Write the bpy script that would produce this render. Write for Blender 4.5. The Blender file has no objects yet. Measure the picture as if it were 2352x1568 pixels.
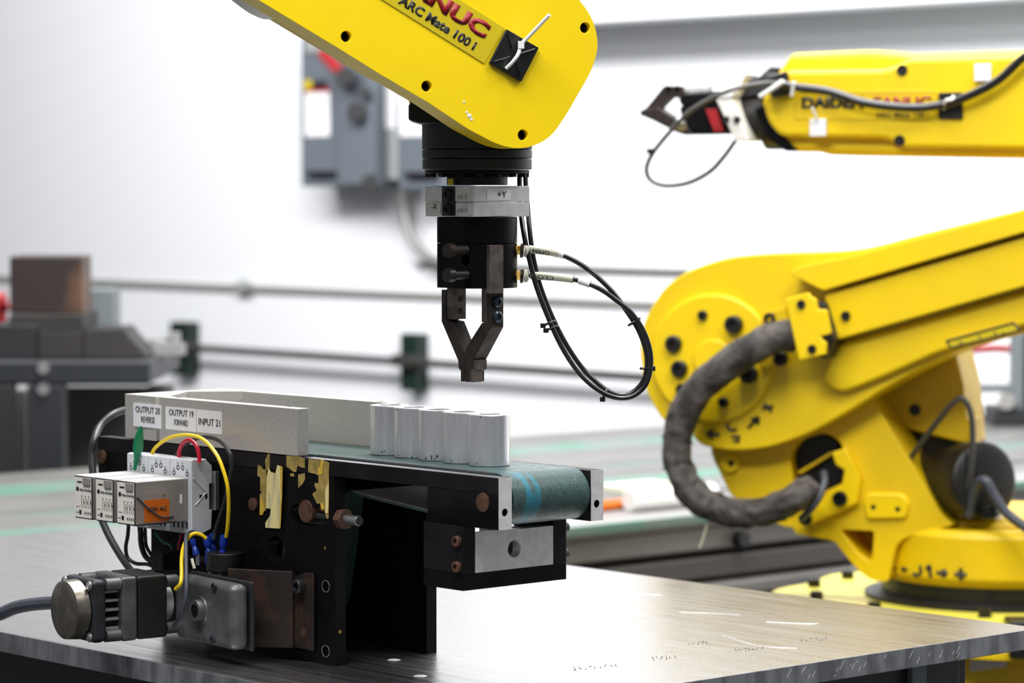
import bpy, bmesh, math, random
from mathutils import Vector, Matrix
random.seed(7)
S = bpy.context.scene
COL = S.collection
# ------------------------------------------------------------------ camera
FPX = 7050.0; CX = 1176.0; CY = 784.0; CAMH = 0.408; PITCH = math.radians(2.87)
D = Vector((-.7417, .6707, 0)).normalized()
R = Vector((D.y, -D.x, 0)); Zv = Vector((0, 0, 1))
FW = math.cos(PITCH)*D - math.sin(PITCH)*Zv
UP = math.sin(PITCH)*D + math.cos(PITCH)*Zv
CAM = Vector((0, 0, CAMH))
cd = bpy.data.cameras.new('camera'); cam = bpy.data.objects.new('camera', cd); COL.objects.link(cam)
cd.sensor_width = 36; cd.lens = 36*FPX/2352
cd.clip_start = .05; cd.clip_end = 60
cam.matrix_world = Matrix(((R.x, UP.x, -FW.x, CAM.x), (R.y, UP.y, -FW.y, CAM.y), (R.z, UP.z, -FW.z, CAM.z), (0, 0, 0, 1)))
cd.dof.use_dof = True; cd.dof.focus_distance = 2.62; cd.dof.aperture_fstop = 8.2
S.camera = cam
# ------------------------------------------------------------------ light
w = bpy.data.worlds.new('world'); S.world = w; w.use_nodes = True
w.node_tree.nodes['Background'].inputs[0].default_value = (.93, .96, 1, 1)
w.node_tree.nodes['Background'].inputs[1].default_value = .17
def area(name, loc, target, sx, sy, power, col=(1, 1, 1)):
    l = bpy.data.lights.new(name, 'AREA'); l.shape = 'RECTANGLE'; l.size = sx; l.size_y = sy; l.energy = power; l.color = col
    o = bpy.data.objects.new(name, l); COL.objects.link(o); o.location = loc
    o.rotation_euler = (Vector(target)-Vector(loc)).to_track_quat('-Z', 'Y').to_euler()
    return o
area('ceiling_light_near', (-1.9, 2.0, 2.4), (-2.0, 1.8, 0), 1.8, .5, 38)
area('ceiling_light_mid', (-3.0, 2.9, 2.4), (-3.0, 2.9, 0), 2.4, .6, 55)
area('ceiling_light_wall', (-4.7, 3.1, 2.2), (-5.0, 5.3, .0), 5.5, .7, 165)
area('ceiling_light_front', (-1.7, .5, 2.1), (-2.05, 1.8, .3), 1.6, .5, 50)
area('ceiling_light_right', (-.6, 2.6, 2.3), (-2.3, 3.0, 0), 1.4, .5, 34)
S.view_settings.view_transform = 'Standard'; S.view_settings.look = 'None'
S.view_settings.gamma = 1; S.view_settings.use_curve_mapping = False
S.view_settings.exposure = 0.4

# ------------------------------------------------------------------ helpers
def ray(px, py): return FW + R*((px-CX)/FPX) - UP*((py-CY)/FPX)
def V(px, py, x=None, y=None, z=None, d=None):
    v = ray(px, py)
    if x is not None: t = x/v.x
    elif y is not None: t = y/v.y
    elif z is not None: t = (z-CAMH)/v.z
    else: t = d
    return CAM + v*t
class Plane:
    def __init__(s, origin, ang):
        a = math.radians(ang)              # + : right side nearer to the viewer
        s.u = R*math.cos(a) - D*math.sin(a); s.v = Zv.copy(); s.n = s.u.cross(s.v)  # n points to the viewer
        s.o = Vector(origin)
    def at(s, px, py, off=0.0):
        v = ray(px, py); o = s.o + s.n*off
        return CAM + v*((o-CAM).dot(s.n)/v.dot(s.n))
def crop(x0, y0, k):
    return lambda pts: [(x0+k*p[0], y0+k*p[1]) + tuple(p[2:]) for p in pts]
def rounded(pts, seg=6):
    out = []; n = len(pts)
    for i, p in enumerate(pts):
        r = p[2] if len(p) > 2 else 0
        if r <= 0: out.append((p[0], p[1])); continue
        a = Vector(pts[i-1][:2]); b = Vector(p[:2]); c = Vector(pts[(i+1) % n][:2])
        d1 = (a-b); d2 = (c-b); l = min(r, d1.length*.49, d2.length*.49)
        s = b+d1.normalized()*l; e = b+d2.normalized()*l
        for k in range(seg+1):
            t = k/seg; q = s*(1-t)**2 + b*2*t*(1-t) + e*t*t
            out.append((q.x, q.y))
    return out
def smooth_closed(pts, sub=4):
    n = len(pts); out = []
    P = [Vector(p[:2]) for p in pts]
    for i in range(n):
        p0, p1, p2, p3 = P[i-1], P[i], P[(i+1) % n], P[(i+2) % n]
        for k in range(sub):
            t = k/sub
            q = .5*((2*p1)+(p2-p0)*t+(2*p0-5*p1+4*p2-p3)*t*t+(3*p1-p0-3*p2+p3)*t**3)
            out.append((q.x, q.y))
    return out
def spline(P, sub=8):
    P = [Vector(p) for p in P]; out = []
    Q = [P[0]*2-P[1]] + P + [P[-1]*2-P[-2]]
    for i in range(1, len(Q)-2):
        p0, p1, p2, p3 = Q[i-1:i+3]
        for k in range(sub):
            t = k/sub
            out.append(.5*((2*p1)+(p2-p0)*t+(2*p0-5*p1+4*p2-p3)*t*t+(3*p1-p0-3*p2+p3)*t**3))
    out.append(P[-1]); return out
def frame_of(axis):
    a = axis.normalized(); h = Zv if abs(a.z) < .9 else Vector((1, 0, 0))
    u = a.cross(h).normalized(); return u, a.cross(u).normalized()
class MB:
    def __init__(s): s.v = []; s.f = []
    def add(s, vs, fs):
        b = len(s.v); s.v += [Vector(q) for q in vs]; s.f += [[b+i for i in f] for f in fs]; return s
    def box(s, c, sz, ax=None):
        c = Vector(c); ax = ax or (Vector((1, 0, 0)), Vector((0, 1, 0)), Zv)
        h = [Vector(ax[i])*sz[i]*.5 for i in range(3)]
        vs = [c+h[0]*i+h[1]*j+h[2]*k for k in (-1, 1) for j in (-1, 1) for i in (-1, 1)]
        return s.add(vs, [(0, 2, 3, 1), (4, 5, 7, 6), (0, 1, 5, 4), (2, 6, 7, 3), (0, 4, 6, 2), (1, 3, 7, 5)])
    def bb(s, x0, x1, y0, y1, z0, z1): return s.box(((x0+x1)/2, (y0+y1)/2, (z0+z1)/2), (abs(x1-x0), abs(y1-y0), abs(z1-z0)))
    def lathe(s, p0, axis, prof, seg=32):
        p0 = Vector(p0); a = Vector(axis).normalized(); u, v = frame_of(a); n = len(prof); vs = []; fs = []
        for (t, r) in prof:
            for k in range(seg):
                th = 2*math.pi*k/seg; vs.append(p0+a*t+u*(r*math.cos(th))+v*(r*math.sin(th)))
        for i in range(n-1):
            for k in range(seg):
                k2 = (k+1) % seg; fs.append((i*seg+k, i*seg+k2, (i+1)*seg+k2, (i+1)*seg+k))
        fs.append(tuple(range(seg))[::-1]); fs.append(tuple((n-1)*seg+k for k in range(seg)))
        return s.add(vs, fs)
    def cyl(s, p0, p1, r, seg=32, r1=None):
        p0 = Vector(p0); p1 = Vector(p1); return s.lathe(p0, p1-p0, [(0, r), ((p1-p0).length, r if r1 is None else r1)], seg)
    def prism(s, pts, ext):
        ext = Vector(ext); pts = [Vector(p) for p in pts]; n = len(pts)
        nrm = Vector((0, 0, 0))
        for i in range(n): nrm += pts[i].cross(pts[(i+1) % n])
        if nrm.dot(ext) > 0: pts = pts[::-1]
        return s.add(pts+[p+ext for p in pts], [tuple(range(n)), tuple(range(2*n-1, n-1, -1))] + [(i, i+n, (i+1) % n+n, (i+1) % n) for i in range(n)])
    def tube(s, pts, r, seg=10, closed=False):
        P = [Vector(p) for p in pts]; n = len(P); rr = r if callable(r) else (lambda i, k: r)
        t0 = (P[1]-P[0]).normalized(); u, v = frame_of(t0); vs = []; fs = []
        for i in range(n):
            t = (P[min(i+1, n-1)]-P[max(i-1, 0)]).normalized()
            u = (u-t*u.dot(t)).normalized(); v = t.cross(u)
            for k in range(seg):
                th = 2*math.pi*k/seg; q = rr(i, th); vs.append(P[i]+u*(q*math.cos(th))+v*(q*math.sin(th)))
        for i in range(n-1):
            for k in range(seg):
                k2 = (k+1) % seg; fs.append((i*seg+k, i*seg+k2, (i+1)*seg+k2, (i+1)*seg+k))
        fs.append(tuple(range(seg))[::-1]); fs.append(tuple((n-1)*seg+k for k in range(seg)))
        return s.add(vs, fs)
    def mesh(s, name, smooth=True, ang=35):
        me = bpy.data.meshes.new(name); me.from_pydata([tuple(v) for v in s.v], [], s.f); me.validate(); me.update()
        bm = bmesh.new(); bm.from_mesh(me); bmesh.ops.recalc_face_normals(bm, faces=bm.faces); bm.to_mesh(me); bm.free()
        if smooth:
            me.shade_smooth(); me.set_sharp_from_angle(angle=math.radians(ang))
        return me
def link(name, me, mat, parent=None, label=None):
    o = bpy.data.objects.new(name, me); COL.objects.link(o)
    if mat: me.materials.clear(); me.materials.append(mat)
    if parent is not None:
        o.parent = parent
        if parent.type == 'EMPTY': o.matrix_parent_inverse = Matrix.Translation(-parent.location)
    if label: o['label'] = label
    return o
def bev(o, w, seg=2, ang=40):
    m = o.modifiers.new('bevel', 'BEVEL'); m.width = w; m.segments = seg; m.limit_method = 'ANGLE'; m.angle_limit = math.radians(ang); m.harden_normals = True
    return o
def part(name, mb, mat, parent, bw=0, label=None, seg=2, ang=40, sang=35):
    o = link(name, mb.mesh(name, ang=sang), mat, parent, label)
    if bw: bev(o, bw, seg, ang)
    return o
def carve(o, cutters):
    """bake boolean differences into the object's mesh"""
    tmp = []
    for c in cutters:
        t = bpy.data.objects.new('cutter', c.mesh('cutter')); COL.objects.link(t); tmp.append(t)
        m = o.modifiers.new('cut', 'BOOLEAN'); m.operation = 'DIFFERENCE'; m.object = t; m.solver = 'EXACT'
    bpy.context.view_layer.update(); dg = bpy.context.evaluated_depsgraph_get()
    me = bpy.data.meshes.new_from_object(o.evaluated_get(dg)); o.modifiers.clear()
    o.data = me; me.shade_smooth(); me.set_sharp_from_angle(angle=math.radians(35))
    for t in tmp:
        d = t.data; bpy.data.objects.remove(t); bpy.data.meshes.remove(d)
    return o
def thing(name, label, cat, loc=(0, 0, 0), group=None):
    o = bpy.data.objects.new(name, None); COL.objects.link(o); o.location = loc; o.empty_display_size = .02
    return tag(o, label, cat, group)
def tag(o, label, cat, group=None, kind=None):
    if label: o['label'] = label
    if cat: o['category'] = cat
    if group: o['group'] = group
    if kind: o['kind'] = kind
    return o
def struct(name, mb, mat, bw=0):
    o = link(name, mb.mesh(name), mat); o['kind'] = 'structure'
    if bw: bev(o, bw)
    return o
def text(body, bl, br, height, vdir, mat, parent, name='lettering', bold=.0, depth=.0003, n=None, spacing=1.0, shear=0):
    """lettering that starts at bl, ends at br (3D), cap height `height`, standing along vdir"""
    cu = bpy.data.curves.new('t', 'FONT'); cu.body = body; cu.offset = bold; cu.space_character = spacing; cu.shear = shear; cu.resolution_u = 3
    t = bpy.data.objects.new('t', cu); COL.objects.link(t); bpy.context.view_layer.update()
    me = bpy.data.meshes.new_from_object(t.evaluated_get(bpy.context.evaluated_depsgraph_get()))
    bpy.data.objects.remove(t); bpy.data.curves.remove(cu)
    xs = [v.co.x for v in me.vertices]; ys = [v.co.y for v in me.vertices]
    x0, x1 = min(xs), max(xs); y0, y1 = min(ys), max(ys)
    bl = Vector(bl); br = Vector(br); vd = Vector(vdir).normalized()
    nn = n if n is not None else (br-bl).cross(vd).normalized()
    bm = bmesh.new(); bm.from_mesh(me)
    for v in bm.verts:
        v.co = bl+(br-bl)*((v.co.x-x0)/(x1-x0))+vd*(height*(v.co.y-y0)/(y1-y0))+nn*.0004
    g = bmesh.ops.extrude_face_region(bm, geom=list(bm.faces))
    for e in g['geom']:
        if isinstance(e, bmesh.types.BMVert): e.co += nn*depth
    bm.to_mesh(me); bm.free()
    me.name = name
    return link(name, me, mat, parent)
# ------------------------------------------------------------------ materials
def mat(name, col, rough=.5, metal=0, noise=0, nscale=60, col2=None, bump=0, bscale=200, stretch=None, spec=.5, rnoise=0, coat=0, trans=0, alpha=1, emis=0, fac=(.4, .6), anis=0):
    m = bpy.data.materials.new(name); m.use_nodes = True; nt = m.node_tree; b = nt.nodes['Principled BSDF']
    b.inputs['Base Color'].default_value = (*col, 1); b.inputs['Roughness'].default_value = rough; b.inputs['Metallic'].default_value = metal
    b.inputs['Specular IOR Level'].default_value = spec; b.inputs['Coat Weight'].default_value = coat
    if trans: b.inputs['Transmission Weight'].default_value = trans
    if alpha < 1: b.inputs['Alpha'].default_value = alpha
    if anis: b.inputs['Anisotropic'].default_value = anis
    tc = nt.nodes.new('ShaderNodeTexCoord'); mp = nt.nodes.new('ShaderNodeMapping'); nt.links.new(tc.outputs['Object'], mp.inputs[0])
    if stretch: mp.inputs['Scale'].default_value = stretch
    if noise or rnoise:
        n = nt.nodes.new('ShaderNodeTexNoise'); n.inputs['Scale'].default_value = nscale; n.inputs['Detail'].default_value = 5; nt.links.new(mp.outputs[0], n.inputs[0])
        if noise:
            c2 = col2 or tuple(c*(1-noise) for c in col)
            r = nt.nodes.new('ShaderNodeValToRGB'); r.color_ramp.elements[0].color = (*col, 1); r.color_ramp.elements[1].color = (*c2, 1)
            r.color_ramp.elements[0].position = fac[0]; r.color_ramp.elements[1].position = fac[1]
            nt.links.new(n.outputs[0], r.inputs[0]); nt.links.new(r.outputs[0], b.inputs['Base Color'])
        if rnoise:
            mr = nt.nodes.new('ShaderNodeMapRange'); mr.inputs[1].default_value = .3; mr.inputs[2].default_value = .7
            mr.inputs[3].default_value = max(.02, rough-rnoise); mr.inputs[4].default_value = min(1, rough+rnoise)
            nt.links.new(n.outputs[0], mr.inputs[0]); nt.links.new(mr.outputs[0], b.inputs['Roughness'])
    if bump:
        n2 = nt.nodes.new('ShaderNodeTexNoise'); n2.inputs['Scale'].default_value = bscale; n2.inputs['Detail'].default_value = 4; nt.links.new(mp.outputs[0], n2.inputs[0])
        bp = nt.nodes.new('ShaderNodeBump'); bp.inputs['Strength'].default_value = bump; bp.inputs['Distance'].default_value = .001
        nt.links.new(n2.outputs[0], bp.inputs['Height']); nt.links.new(bp.outputs[0], b.inputs['Normal'])
    return m
M = {}
M['yellow'] = mat('yellow_paint', (.97, .69, .0), .42, noise=.04, nscale=9, rnoise=.06, bump=.05, bscale=300)
M['yellow_b'] = mat('yellow_paint_shaded', (.84, .575, .0), .42, noise=.07, nscale=9, rnoise=.06, bump=.06, bscale=260)  # darker copy of the yellow; the right robot's shade is put into the colour
M['yellow2'] = mat('yellow_paint_worn', (.76, .51, .0), .45, noise=.1, nscale=14, rnoise=.08, bump=.12, bscale=260)
M['yellow_pale'] = mat('yellow_paint_faded', (.72, .64, .08), .45, noise=.2, nscale=20)
M['olive'] = mat('label_olive', (.62, .48, .008), .4)
M['red'] = mat('red_print', (.25, .0, .004), .5)
M['ink'] = mat('black_print', (.012, .012, .014), .5)
M['black'] = mat('black_anodised', (.0045, .004, .005), .42, noise=.45, nscale=45, rnoise=.1, bump=.05, spec=.12)
M['black2'] = mat('black_anodised_worn', (.006, .0055, .0065), .40, noise=.3, nscale=25, col2=(.012, .010, .012), rnoise=.1, spec=.15)
M['blackcast'] = mat('black_casting', (.012, .0105, .0095), .45, noise=.3, nscale=40, spec=.4)
M['blackplastic'] = mat('black_plastic', (.006, .006, .0065), .35)
M['rubber'] = mat('black_hose', (.010, .010, .011), .22, spec=.6)
M['rubber_gray'] = mat('grey_cable', (.05, .055, .07), .45)
M['olivecable'] = mat('dark_olive_cable', (.045, .042, .035), .4)
M['alu'] = mat('milled_aluminium', (.62, .59, .55), .42, metal=.45, noise=.12, nscale=420, rnoise=.06, bump=.15, bscale=900)
M['alu_bright'] = mat('bright_aluminium', (.82, .81, .80), .36, metal=.35, noise=.14, nscale=120, rnoise=.1, bump=.1, bscale=500)
M['alu_cyl'] = mat('turned_aluminium', (.88, .88, .90), .27, metal=.9, noise=.14, nscale=330, stretch=(1, 1, .06), rnoise=.05, bump=.05, bscale=500)
M['table'] = mat('brushed_plate', (.53, .52, .51), .29, metal=1, noise=.16, nscale=5, stretch=(1.2, 26, 1), rnoise=.05, bump=.10, bscale=30, fac=(.3, .7))
M['table_edge'] = mat('sawn_plate_edge', (.30, .31, .33), .4, metal=.6, noise=.45, nscale=60, stretch=(1, 1, .3), bump=.3, bscale=120)
M['steel_dark'] = mat('dark_painted_steel', (.016, .0165, .019), .5, noise=.25, nscale=15)
M['steel'] = mat('steel', (.42, .42, .43), .35, metal=.9)
M['zinc'] = mat('zinc_casting', (.14, .145, .15), .45, metal=.55, noise=.35, nscale=45, bump=.3, bscale=300)
M['motorgray'] = mat('motor_grey', (.030, .032, .037), .5, metal=.3, noise=.3, nscale=60, bump=.1)
M['cap'] = mat('worn_cap', (.30, .27, .23), .34, metal=.85, noise=.5, nscale=50, rnoise=.15)
M['motorblack'] = mat('motor_laminations', (.007, .0065, .0065), .5, noise=.3, nscale=90, bump=.2, stretch=(1, 12, 1))
M['rust'] = mat('rusty_steel', (.018, .012, .010), .6, metal=.3, noise=.6, nscale=60, col2=(.055, .024, .012), bump=.3, fac=(.5, .75))
M['rustbolt'] = mat('rusty_bolt', (.13, .065, .04), .5, metal=.4, noise=.4, nscale=120)
M['finger'] = mat('tool_steel', (.062, .045, .038), .42, metal=.55, noise=.4, nscale=55, rnoise=.12, bump=.1)
M['finger_lt'] = mat('worn_tool_steel', (.20, .165, .145), .4, metal=.6, noise=.5, nscale=70, rnoise=.12)
M['blued'] = mat('blued_screw', (.045, .06, .085), .25, metal=.7)
M['brass'] = mat('brass', (.55, .36, .10), .28, metal=1)
M['cream'] = mat('cream_sleeve', (.78, .76, .60), .5)
M['white'] = mat('white_plastic', (.80, .80, .80), .45)
M['paper'] = mat('white_label', (.88, .88, .90), .55)
M['belt'] = mat('green_belt', (.030, .070, .066), .36, noise=.3, nscale=160, rnoise=.08, bump=.25, bscale=900)
M['beltin'] = mat('belt_underside', (.20, .17, .14), .5)
M['socket'] = mat('light_grey_plastic', (.62, .64, .67), .45, noise=.05, nscale=80, bump=.06)
M['relayface'] = mat('cream_label', (.80, .77, .70), .5)
M['clear'] = mat('smoky_clear_case', (.42, .38, .35), .15, alpha=.55, spec=.6)
M['relay_side'] = mat('smoky_grey_case', (.27, .245, .225), .25, spec=.6)
M['casetop'] = mat('pale_case_top', (.62, .60, .60), .3)
M['orange'] = mat('orange_coil', (.62, .13, .006), .5)
M['blue'] = mat('blue_terminal', (.004, .03, .30), .3)
M['wyellow'] = mat('yellow_wire', (.90, .62, .01), .35)
M['wred'] = mat('red_wire', (.62, .005, .03), .3)
M['wgreen'] = mat('green_wire', (.0, .17, .07), .35)
M['wblack'] = mat('black_wire', (.015, .015, .016), .35)
M['wdark'] = mat('dark_grey_wire', (.022, .023, .025), .4)
M['wwhite'] = mat('clear_white_wire', (.6, .6, .6), .35)
M['tape_o'] = mat('aged_tape', (.40, .29, .075), .6, noise=.35, nscale=110, bump=.3)
M['tape_c'] = mat('cream_tape', (.78, .66, .30), .6, noise=.5, nscale=120, stretch=(1, 1, .2), col2=(.35, .33, .26), bump=.3, fac=(.5, .68))
M['tape_y'] = mat('yellow_tape', (.72, .46, .05), .6, noise=.3, nscale=90)
M['sleeve'] = mat('cloth_sleeve', (.026, .021, .018), .75, noise=.45, nscale=45, col2=(.085, .072, .063), bump=.8, bscale=70)
M['wall'] = mat('white_wall', (.84, .85, .88), .55)
M['ledge'] = mat('wall_ledge', (.30, .30, .28), .6)
M['pipe'] = mat('dark_pipe', (.035, .034, .03), .5)
M['greenblk'] = mat('dark_green_bracket', (.003, .016, .011), .5)
M['boxgray'] = mat('grey_enclosure', (.13, .15, .175), .45)
M['boxgray2'] = mat('pale_grey_enclosure', (.33, .34, .34), .45)
M['bedgray'] = mat('bed_plate', (.17, .163, .155), .45, metal=.2, noise=.25, nscale=6, stretch=(3, .6, 1))
M['bedlight'] = mat('bed_plate_light', (.27, .265, .26), .4, metal=.2)
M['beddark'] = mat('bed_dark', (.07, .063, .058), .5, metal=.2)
M['bedgreen'] = mat('bed_green', (.07, .19, .135), .45, noise=.5, nscale=9, col2=(.15, .18, .16))
M['floor'] = mat('floor_concrete', (.05, .05, .05), .6, noise=.2, nscale=4)
M['wood'] = mat('dark_wood', (.018, .009, .008), .55, noise=.6, nscale=7, col2=(.12, .055, .025), fac=(.45, .7))
M['viceg'] = mat('dark_cast_iron', (.020, .017, .015), .6, noise=.3, nscale=15)
M['cartg'] = mat('cart_grey', (.012, .014, .018), .5)
M['cartpanel'] = mat('cart_panel', (.13, .13, .13), .5, noise=.2, nscale=5)
M['redlever'] = mat('red_lever', (.32, .006, .01), .4)
M['redpaint'] = mat('dark_red_print', (.35, .005, .01), .5)
M['ghost'] = mat('faint_pencil', (.45, .43, .41), .6)
M['teal'] = mat('teal_paint', (.0, .22, .30), .4)
M['postgray'] = mat('post_grey', (.14, .16, .17), .5)
# green belt: teal chalk bands
def belt_bands():
    m = M['belt']; nt = m.node_tree; b = nt.nodes['Principled BSDF']
    src = b.inputs['Base Color'].links[0].from_socket
    tc = nt.nodes.new('ShaderNodeTexCoord'); sp = nt.nodes.new('ShaderNodeSeparateXYZ'); nt.links.new(tc.outputs['Object'], sp.inputs[0])
    n = nt.nodes.new('ShaderNodeTexNoise'); n.inputs['Scale'].default_value = 45; n.inputs['Detail'].default_value = 6
    mp = nt.nodes.new('ShaderNodeMapping'); mp.inputs['Scale'].default_value = (.5, 3, .5); nt.links.new(tc.outputs['Object'], mp.inputs[0]); nt.links.new(mp.outputs[0], n.inputs[0])
    # distance of y from the band centre (a chalk line worn round the belt)
    s = nt.nodes.new('ShaderNodeMath'); s.operation = 'SUBTRACT'; s.inputs[1].default_value = 1.667; nt.links.new(sp.outputs[1], s.inputs[0])
    a = nt.nodes.new('ShaderNodeMath'); a.operation = 'ABSOLUTE'; nt.links.new(s.outputs[0], a.inputs[0])
    mr = nt.nodes.new('ShaderNodeMapRange'); mr.inputs[1].default_value = .002; mr.inputs[2].default_value = .022; mr.inputs[3].default_value = .26; mr.inputs[4].default_value = .0; nt.links.new(a.outputs[0], mr.inputs[0])
    xr = nt.nodes.new('ShaderNodeMapRange'); xr.inputs[1].default_value = -1.885; xr.inputs[2].default_value = -1.835; nt.links.new(sp.outputs[0], xr.inputs[0])
    ml = nt.nodes.new('ShaderNodeMath'); ml.operation = 'MULTIPLY'; nt.links.new(mr.outputs[0], ml.inputs[0]); nt.links.new(xr.outputs[0], ml.inputs[1])
    ad = nt.nodes.new('ShaderNodeMath'); ad.operation = 'ADD'; nt.links.new(ml.outputs[0], ad.inputs[0]); nt.links.new(n.outputs[0], ad.inputs[1])
    rp = nt.nodes.new('ShaderNodeMapRange'); rp.inputs[1].default_value = .66; rp.inputs[2].default_value = .76; rp.inputs[4].default_value = .8; nt.links.new(ad.outputs[0], rp.inputs[0])
    d = nt.nodes.new('ShaderNodeTexNoise'); d.inputs['Scale'].default_value = 900; nt.links.new(tc.outputs['Object'], d.inputs[0])
    dr = nt.nodes.new('ShaderNodeMapRange'); dr.inputs[1].default_value = .52; dr.inputs[2].default_value = .75; dr.inputs[4].default_value = .5; nt.links.new(d.outputs[0], dr.inputs[0])
    m0 = nt.nodes.new('ShaderNodeMix'); m0.data_type = 'RGBA'; nt.links.new(dr.outputs[0], m0.inputs[0]); nt.links.new(src, m0.inputs[6]); m0.inputs[7].default_value = (.20, .25, .24, 1)
    mx = nt.nodes.new('ShaderNodeMix'); mx.data_type = 'RGBA'; nt.links.new(rp.outputs[0], mx.inputs[0]); nt.links.new(m0.outputs[2], mx.inputs[6]); mx.inputs[7].default_value = (.012, .16, .22, 1)
    nt.links.new(mx.outputs[2], b.inputs['Base Color'])
belt_bands()

# ================================================================== SETTING
YW = 5.3
struct('wall_back', MB().bb(-16, .6, YW, YW+.1, -.8, 2.6), M['wall'])
struct('floor', MB().bb(-16, 2.5, -1.5, YW, -.85, -.8), M['floor'])
def wl(px, py): return V(px, py, y=YW)
# horizontal wall ledges
def wall_bar(name, zt, zb, proud, m, x0=-16, x1=.6, bw=.002): return struct(name, MB().bb(x0, x1, YW-proud, YW-.001, zb, zt), m, bw)
z1 = wl(900, 672).z
wall_bar('trim_1', z1+.006, z1-.010, .014, M['ledge'])
z2 = wl(1400, 615).z
wall_bar('trim_2', z2+.004, z2-.004, .02, M['ledge'], x0=wl(960, 600).x)
z3 = wl(1860, 34).z
wall_bar('wall_upper', 2.6, z3, .16, M['wall'], x0=wl(1290, 50).x)
# ------------------------------------------------ wall pipe with its green brackets
zp = wl(700, 812).z
pipe = thing('wall_pipe', 'dark thin horizontal pipe running low along the white back wall', 'pipe', (wl(700, 812).x, YW-.06, zp))
xa = wl(455, 800).x; xb = wl(1480, 860).x
part('pipe', MB().cyl((xa-.9, YW-.055, zp), (xb+.5, YW-.055, zp), .011, 12), M['pipe'], pipe)
def bracket(px0, px1, lab):
    a = wl(px0, 740); b = wl(px1, 740); zt = wl((px0+px1)/2, 738 if px0 < 600 else 765).z; zb = wl((px0+px1)/2, 860 if px0 < 600 else 896).z
    t = thing('pipe_bracket', lab, 'bracket', ((a.x+b.x)/2, YW-.08, zb))
    part('upper_block', MB().bb(a.x, b.x, YW-.045, YW-.002, zp+.02, zt), M['greenblk'], t, .003)
    part('lower_block', MB().bb(a.x, b.x, YW-.045, YW-.002, zb, zp-.012), M['greenblk'], t, .003)
    part('clamp', MB().bb(a.x, b.x, YW-.075, YW-.002, zp-.012, zp+.02), M['pipe'], t, .003)
bracket(418, 460, 'dark green pipe bracket on the wall behind the grey cart')
bracket(948, 986, 'dark green pipe bracket on the wall left of the gripper tips')

# ------------------------------------------------ electrical boxes
def wbox(px0, py0, px1, py1, near, far, nm, m, par, bw=.004, sub=None):
    a = wl(px0, py0); b = wl(px1, py1); k = (YW-near)/YW
    a = V(px0, py0, y=YW-near); b = V(px1, py1, y=YW-near)
    return part(nm, MB().bb(a.x, b.x, YW-near, YW-far, b.z, a.z), m, par, bw)
sw = thing('disconnect_switch', 'grey electrical disconnect switch with red lever on the back wall', 'switch box', wl(775, 428))
wbox(690, 86, 862, 428, .12, .002, 'enclosure', M['boxgray'], sw, .006)
wbox(700, 92, 762, 118, .126, .12, 'hinge_cover', M['boxgray2'], sw, .002)
wbox(778, 118, 856, 425, .16, .12, 'side_housing', M['boxgray'], sw, .006)
wbox(700, 212, 756, 313, .123, .12, 'warning_label', M['paper'], sw)
wbox(700, 202, 756, 212, .1235, .12, 'label_header', M['redpaint'], sw)
wbox(697, 184, 714, 206, .125, .12, 'hazard_sticker', M['olive'], sw)
wbox(716, 186, 748, 204, .124, .12, 'nameplate', M['ink'], sw)
wbox(700, 392, 762, 402, .14, .12, 'latch_bar', M['steel_dark'], sw)
a = V(742, 122, y=YW-.2); b = V(795, 178, y=YW-.2)
part('lever', MB().tube([a, a*.5+b*.5, b], .017, 10), M['redlever'], sw)
part('lever_hub', MB().cyl(V(792, 176, y=YW-.16), V(792, 176, y=YW-.21), .026, 20), M['steel_dark'], sw, .002)
part('knob', MB().cyl(V(818, 256, y=YW-.16), V(818, 256, y=YW-.19), .026, 20), M['steel_dark'], sw, .002)
part('knob', MB().cyl(V(840, 214, y=YW-.16), V(840, 214, y=YW-.18), .015, 16), M['steel_dark'], sw, .002)
part('hole_plug', MB().cyl(V(850, 418, y=YW-.16), V(850, 418, y=YW-.18), .022, 16), M['steel_dark'], sw, .002)
b2 = thing('junction_box', 'pale grey junction box right of the red-levered switch', 'switch box', wl(890, 400))
wbox(882, 298, 912, 414, .1, .002, 'enclosure', M['boxgray2'], b2, .006)
wbox(882, 180, 905, 297, .1, .002, 'cover', M['paper'], b2, .004)
b3 = thing('breaker_box', 'grey breaker box with white label partly hidden behind the robot wrist', 'switch box', wl(960, 430))
wbox(914, 190, 1010, 436, .12, .002, 'enclosure', M['boxgray'], b3, .006)
wbox(918, 196, 1006, 312, .123, .12, 'warning_label', M['paper'], b3)
wbox(925, 394, 1000, 406, .14, .12, 'latch_bar', M['steel_dark'], b3)
cg = part('conduit_pipe', MB().tube(spline([V(925, 436, y=YW-.05), V(928, 480, y=YW-.05), V(938, 530, y=YW-.05), V(960, 570, y=YW-.05), V(990, 594, y=YW-.05), V(1040, 604, y=YW-.05), V(1120, 607, y=YW-.05)]), .013, 12), M['bedlight'], None)
tag(cg, 'pale grey bent conduit pipe dropping from the boxes on the wall', 'conduit')
bm_ = part('conduit_strap', MB().cyl(V(560, 650, y=YW-.04), V(560, 650, y=YW-.002), .014, 14).box(V(560, 662, y=YW-.012), (.06, .018, .03)), M['boxgray2'], None)
tag(bm_, 'small pale fixture on the wall ledge above the left pipe bracket', 'fixture')

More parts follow.
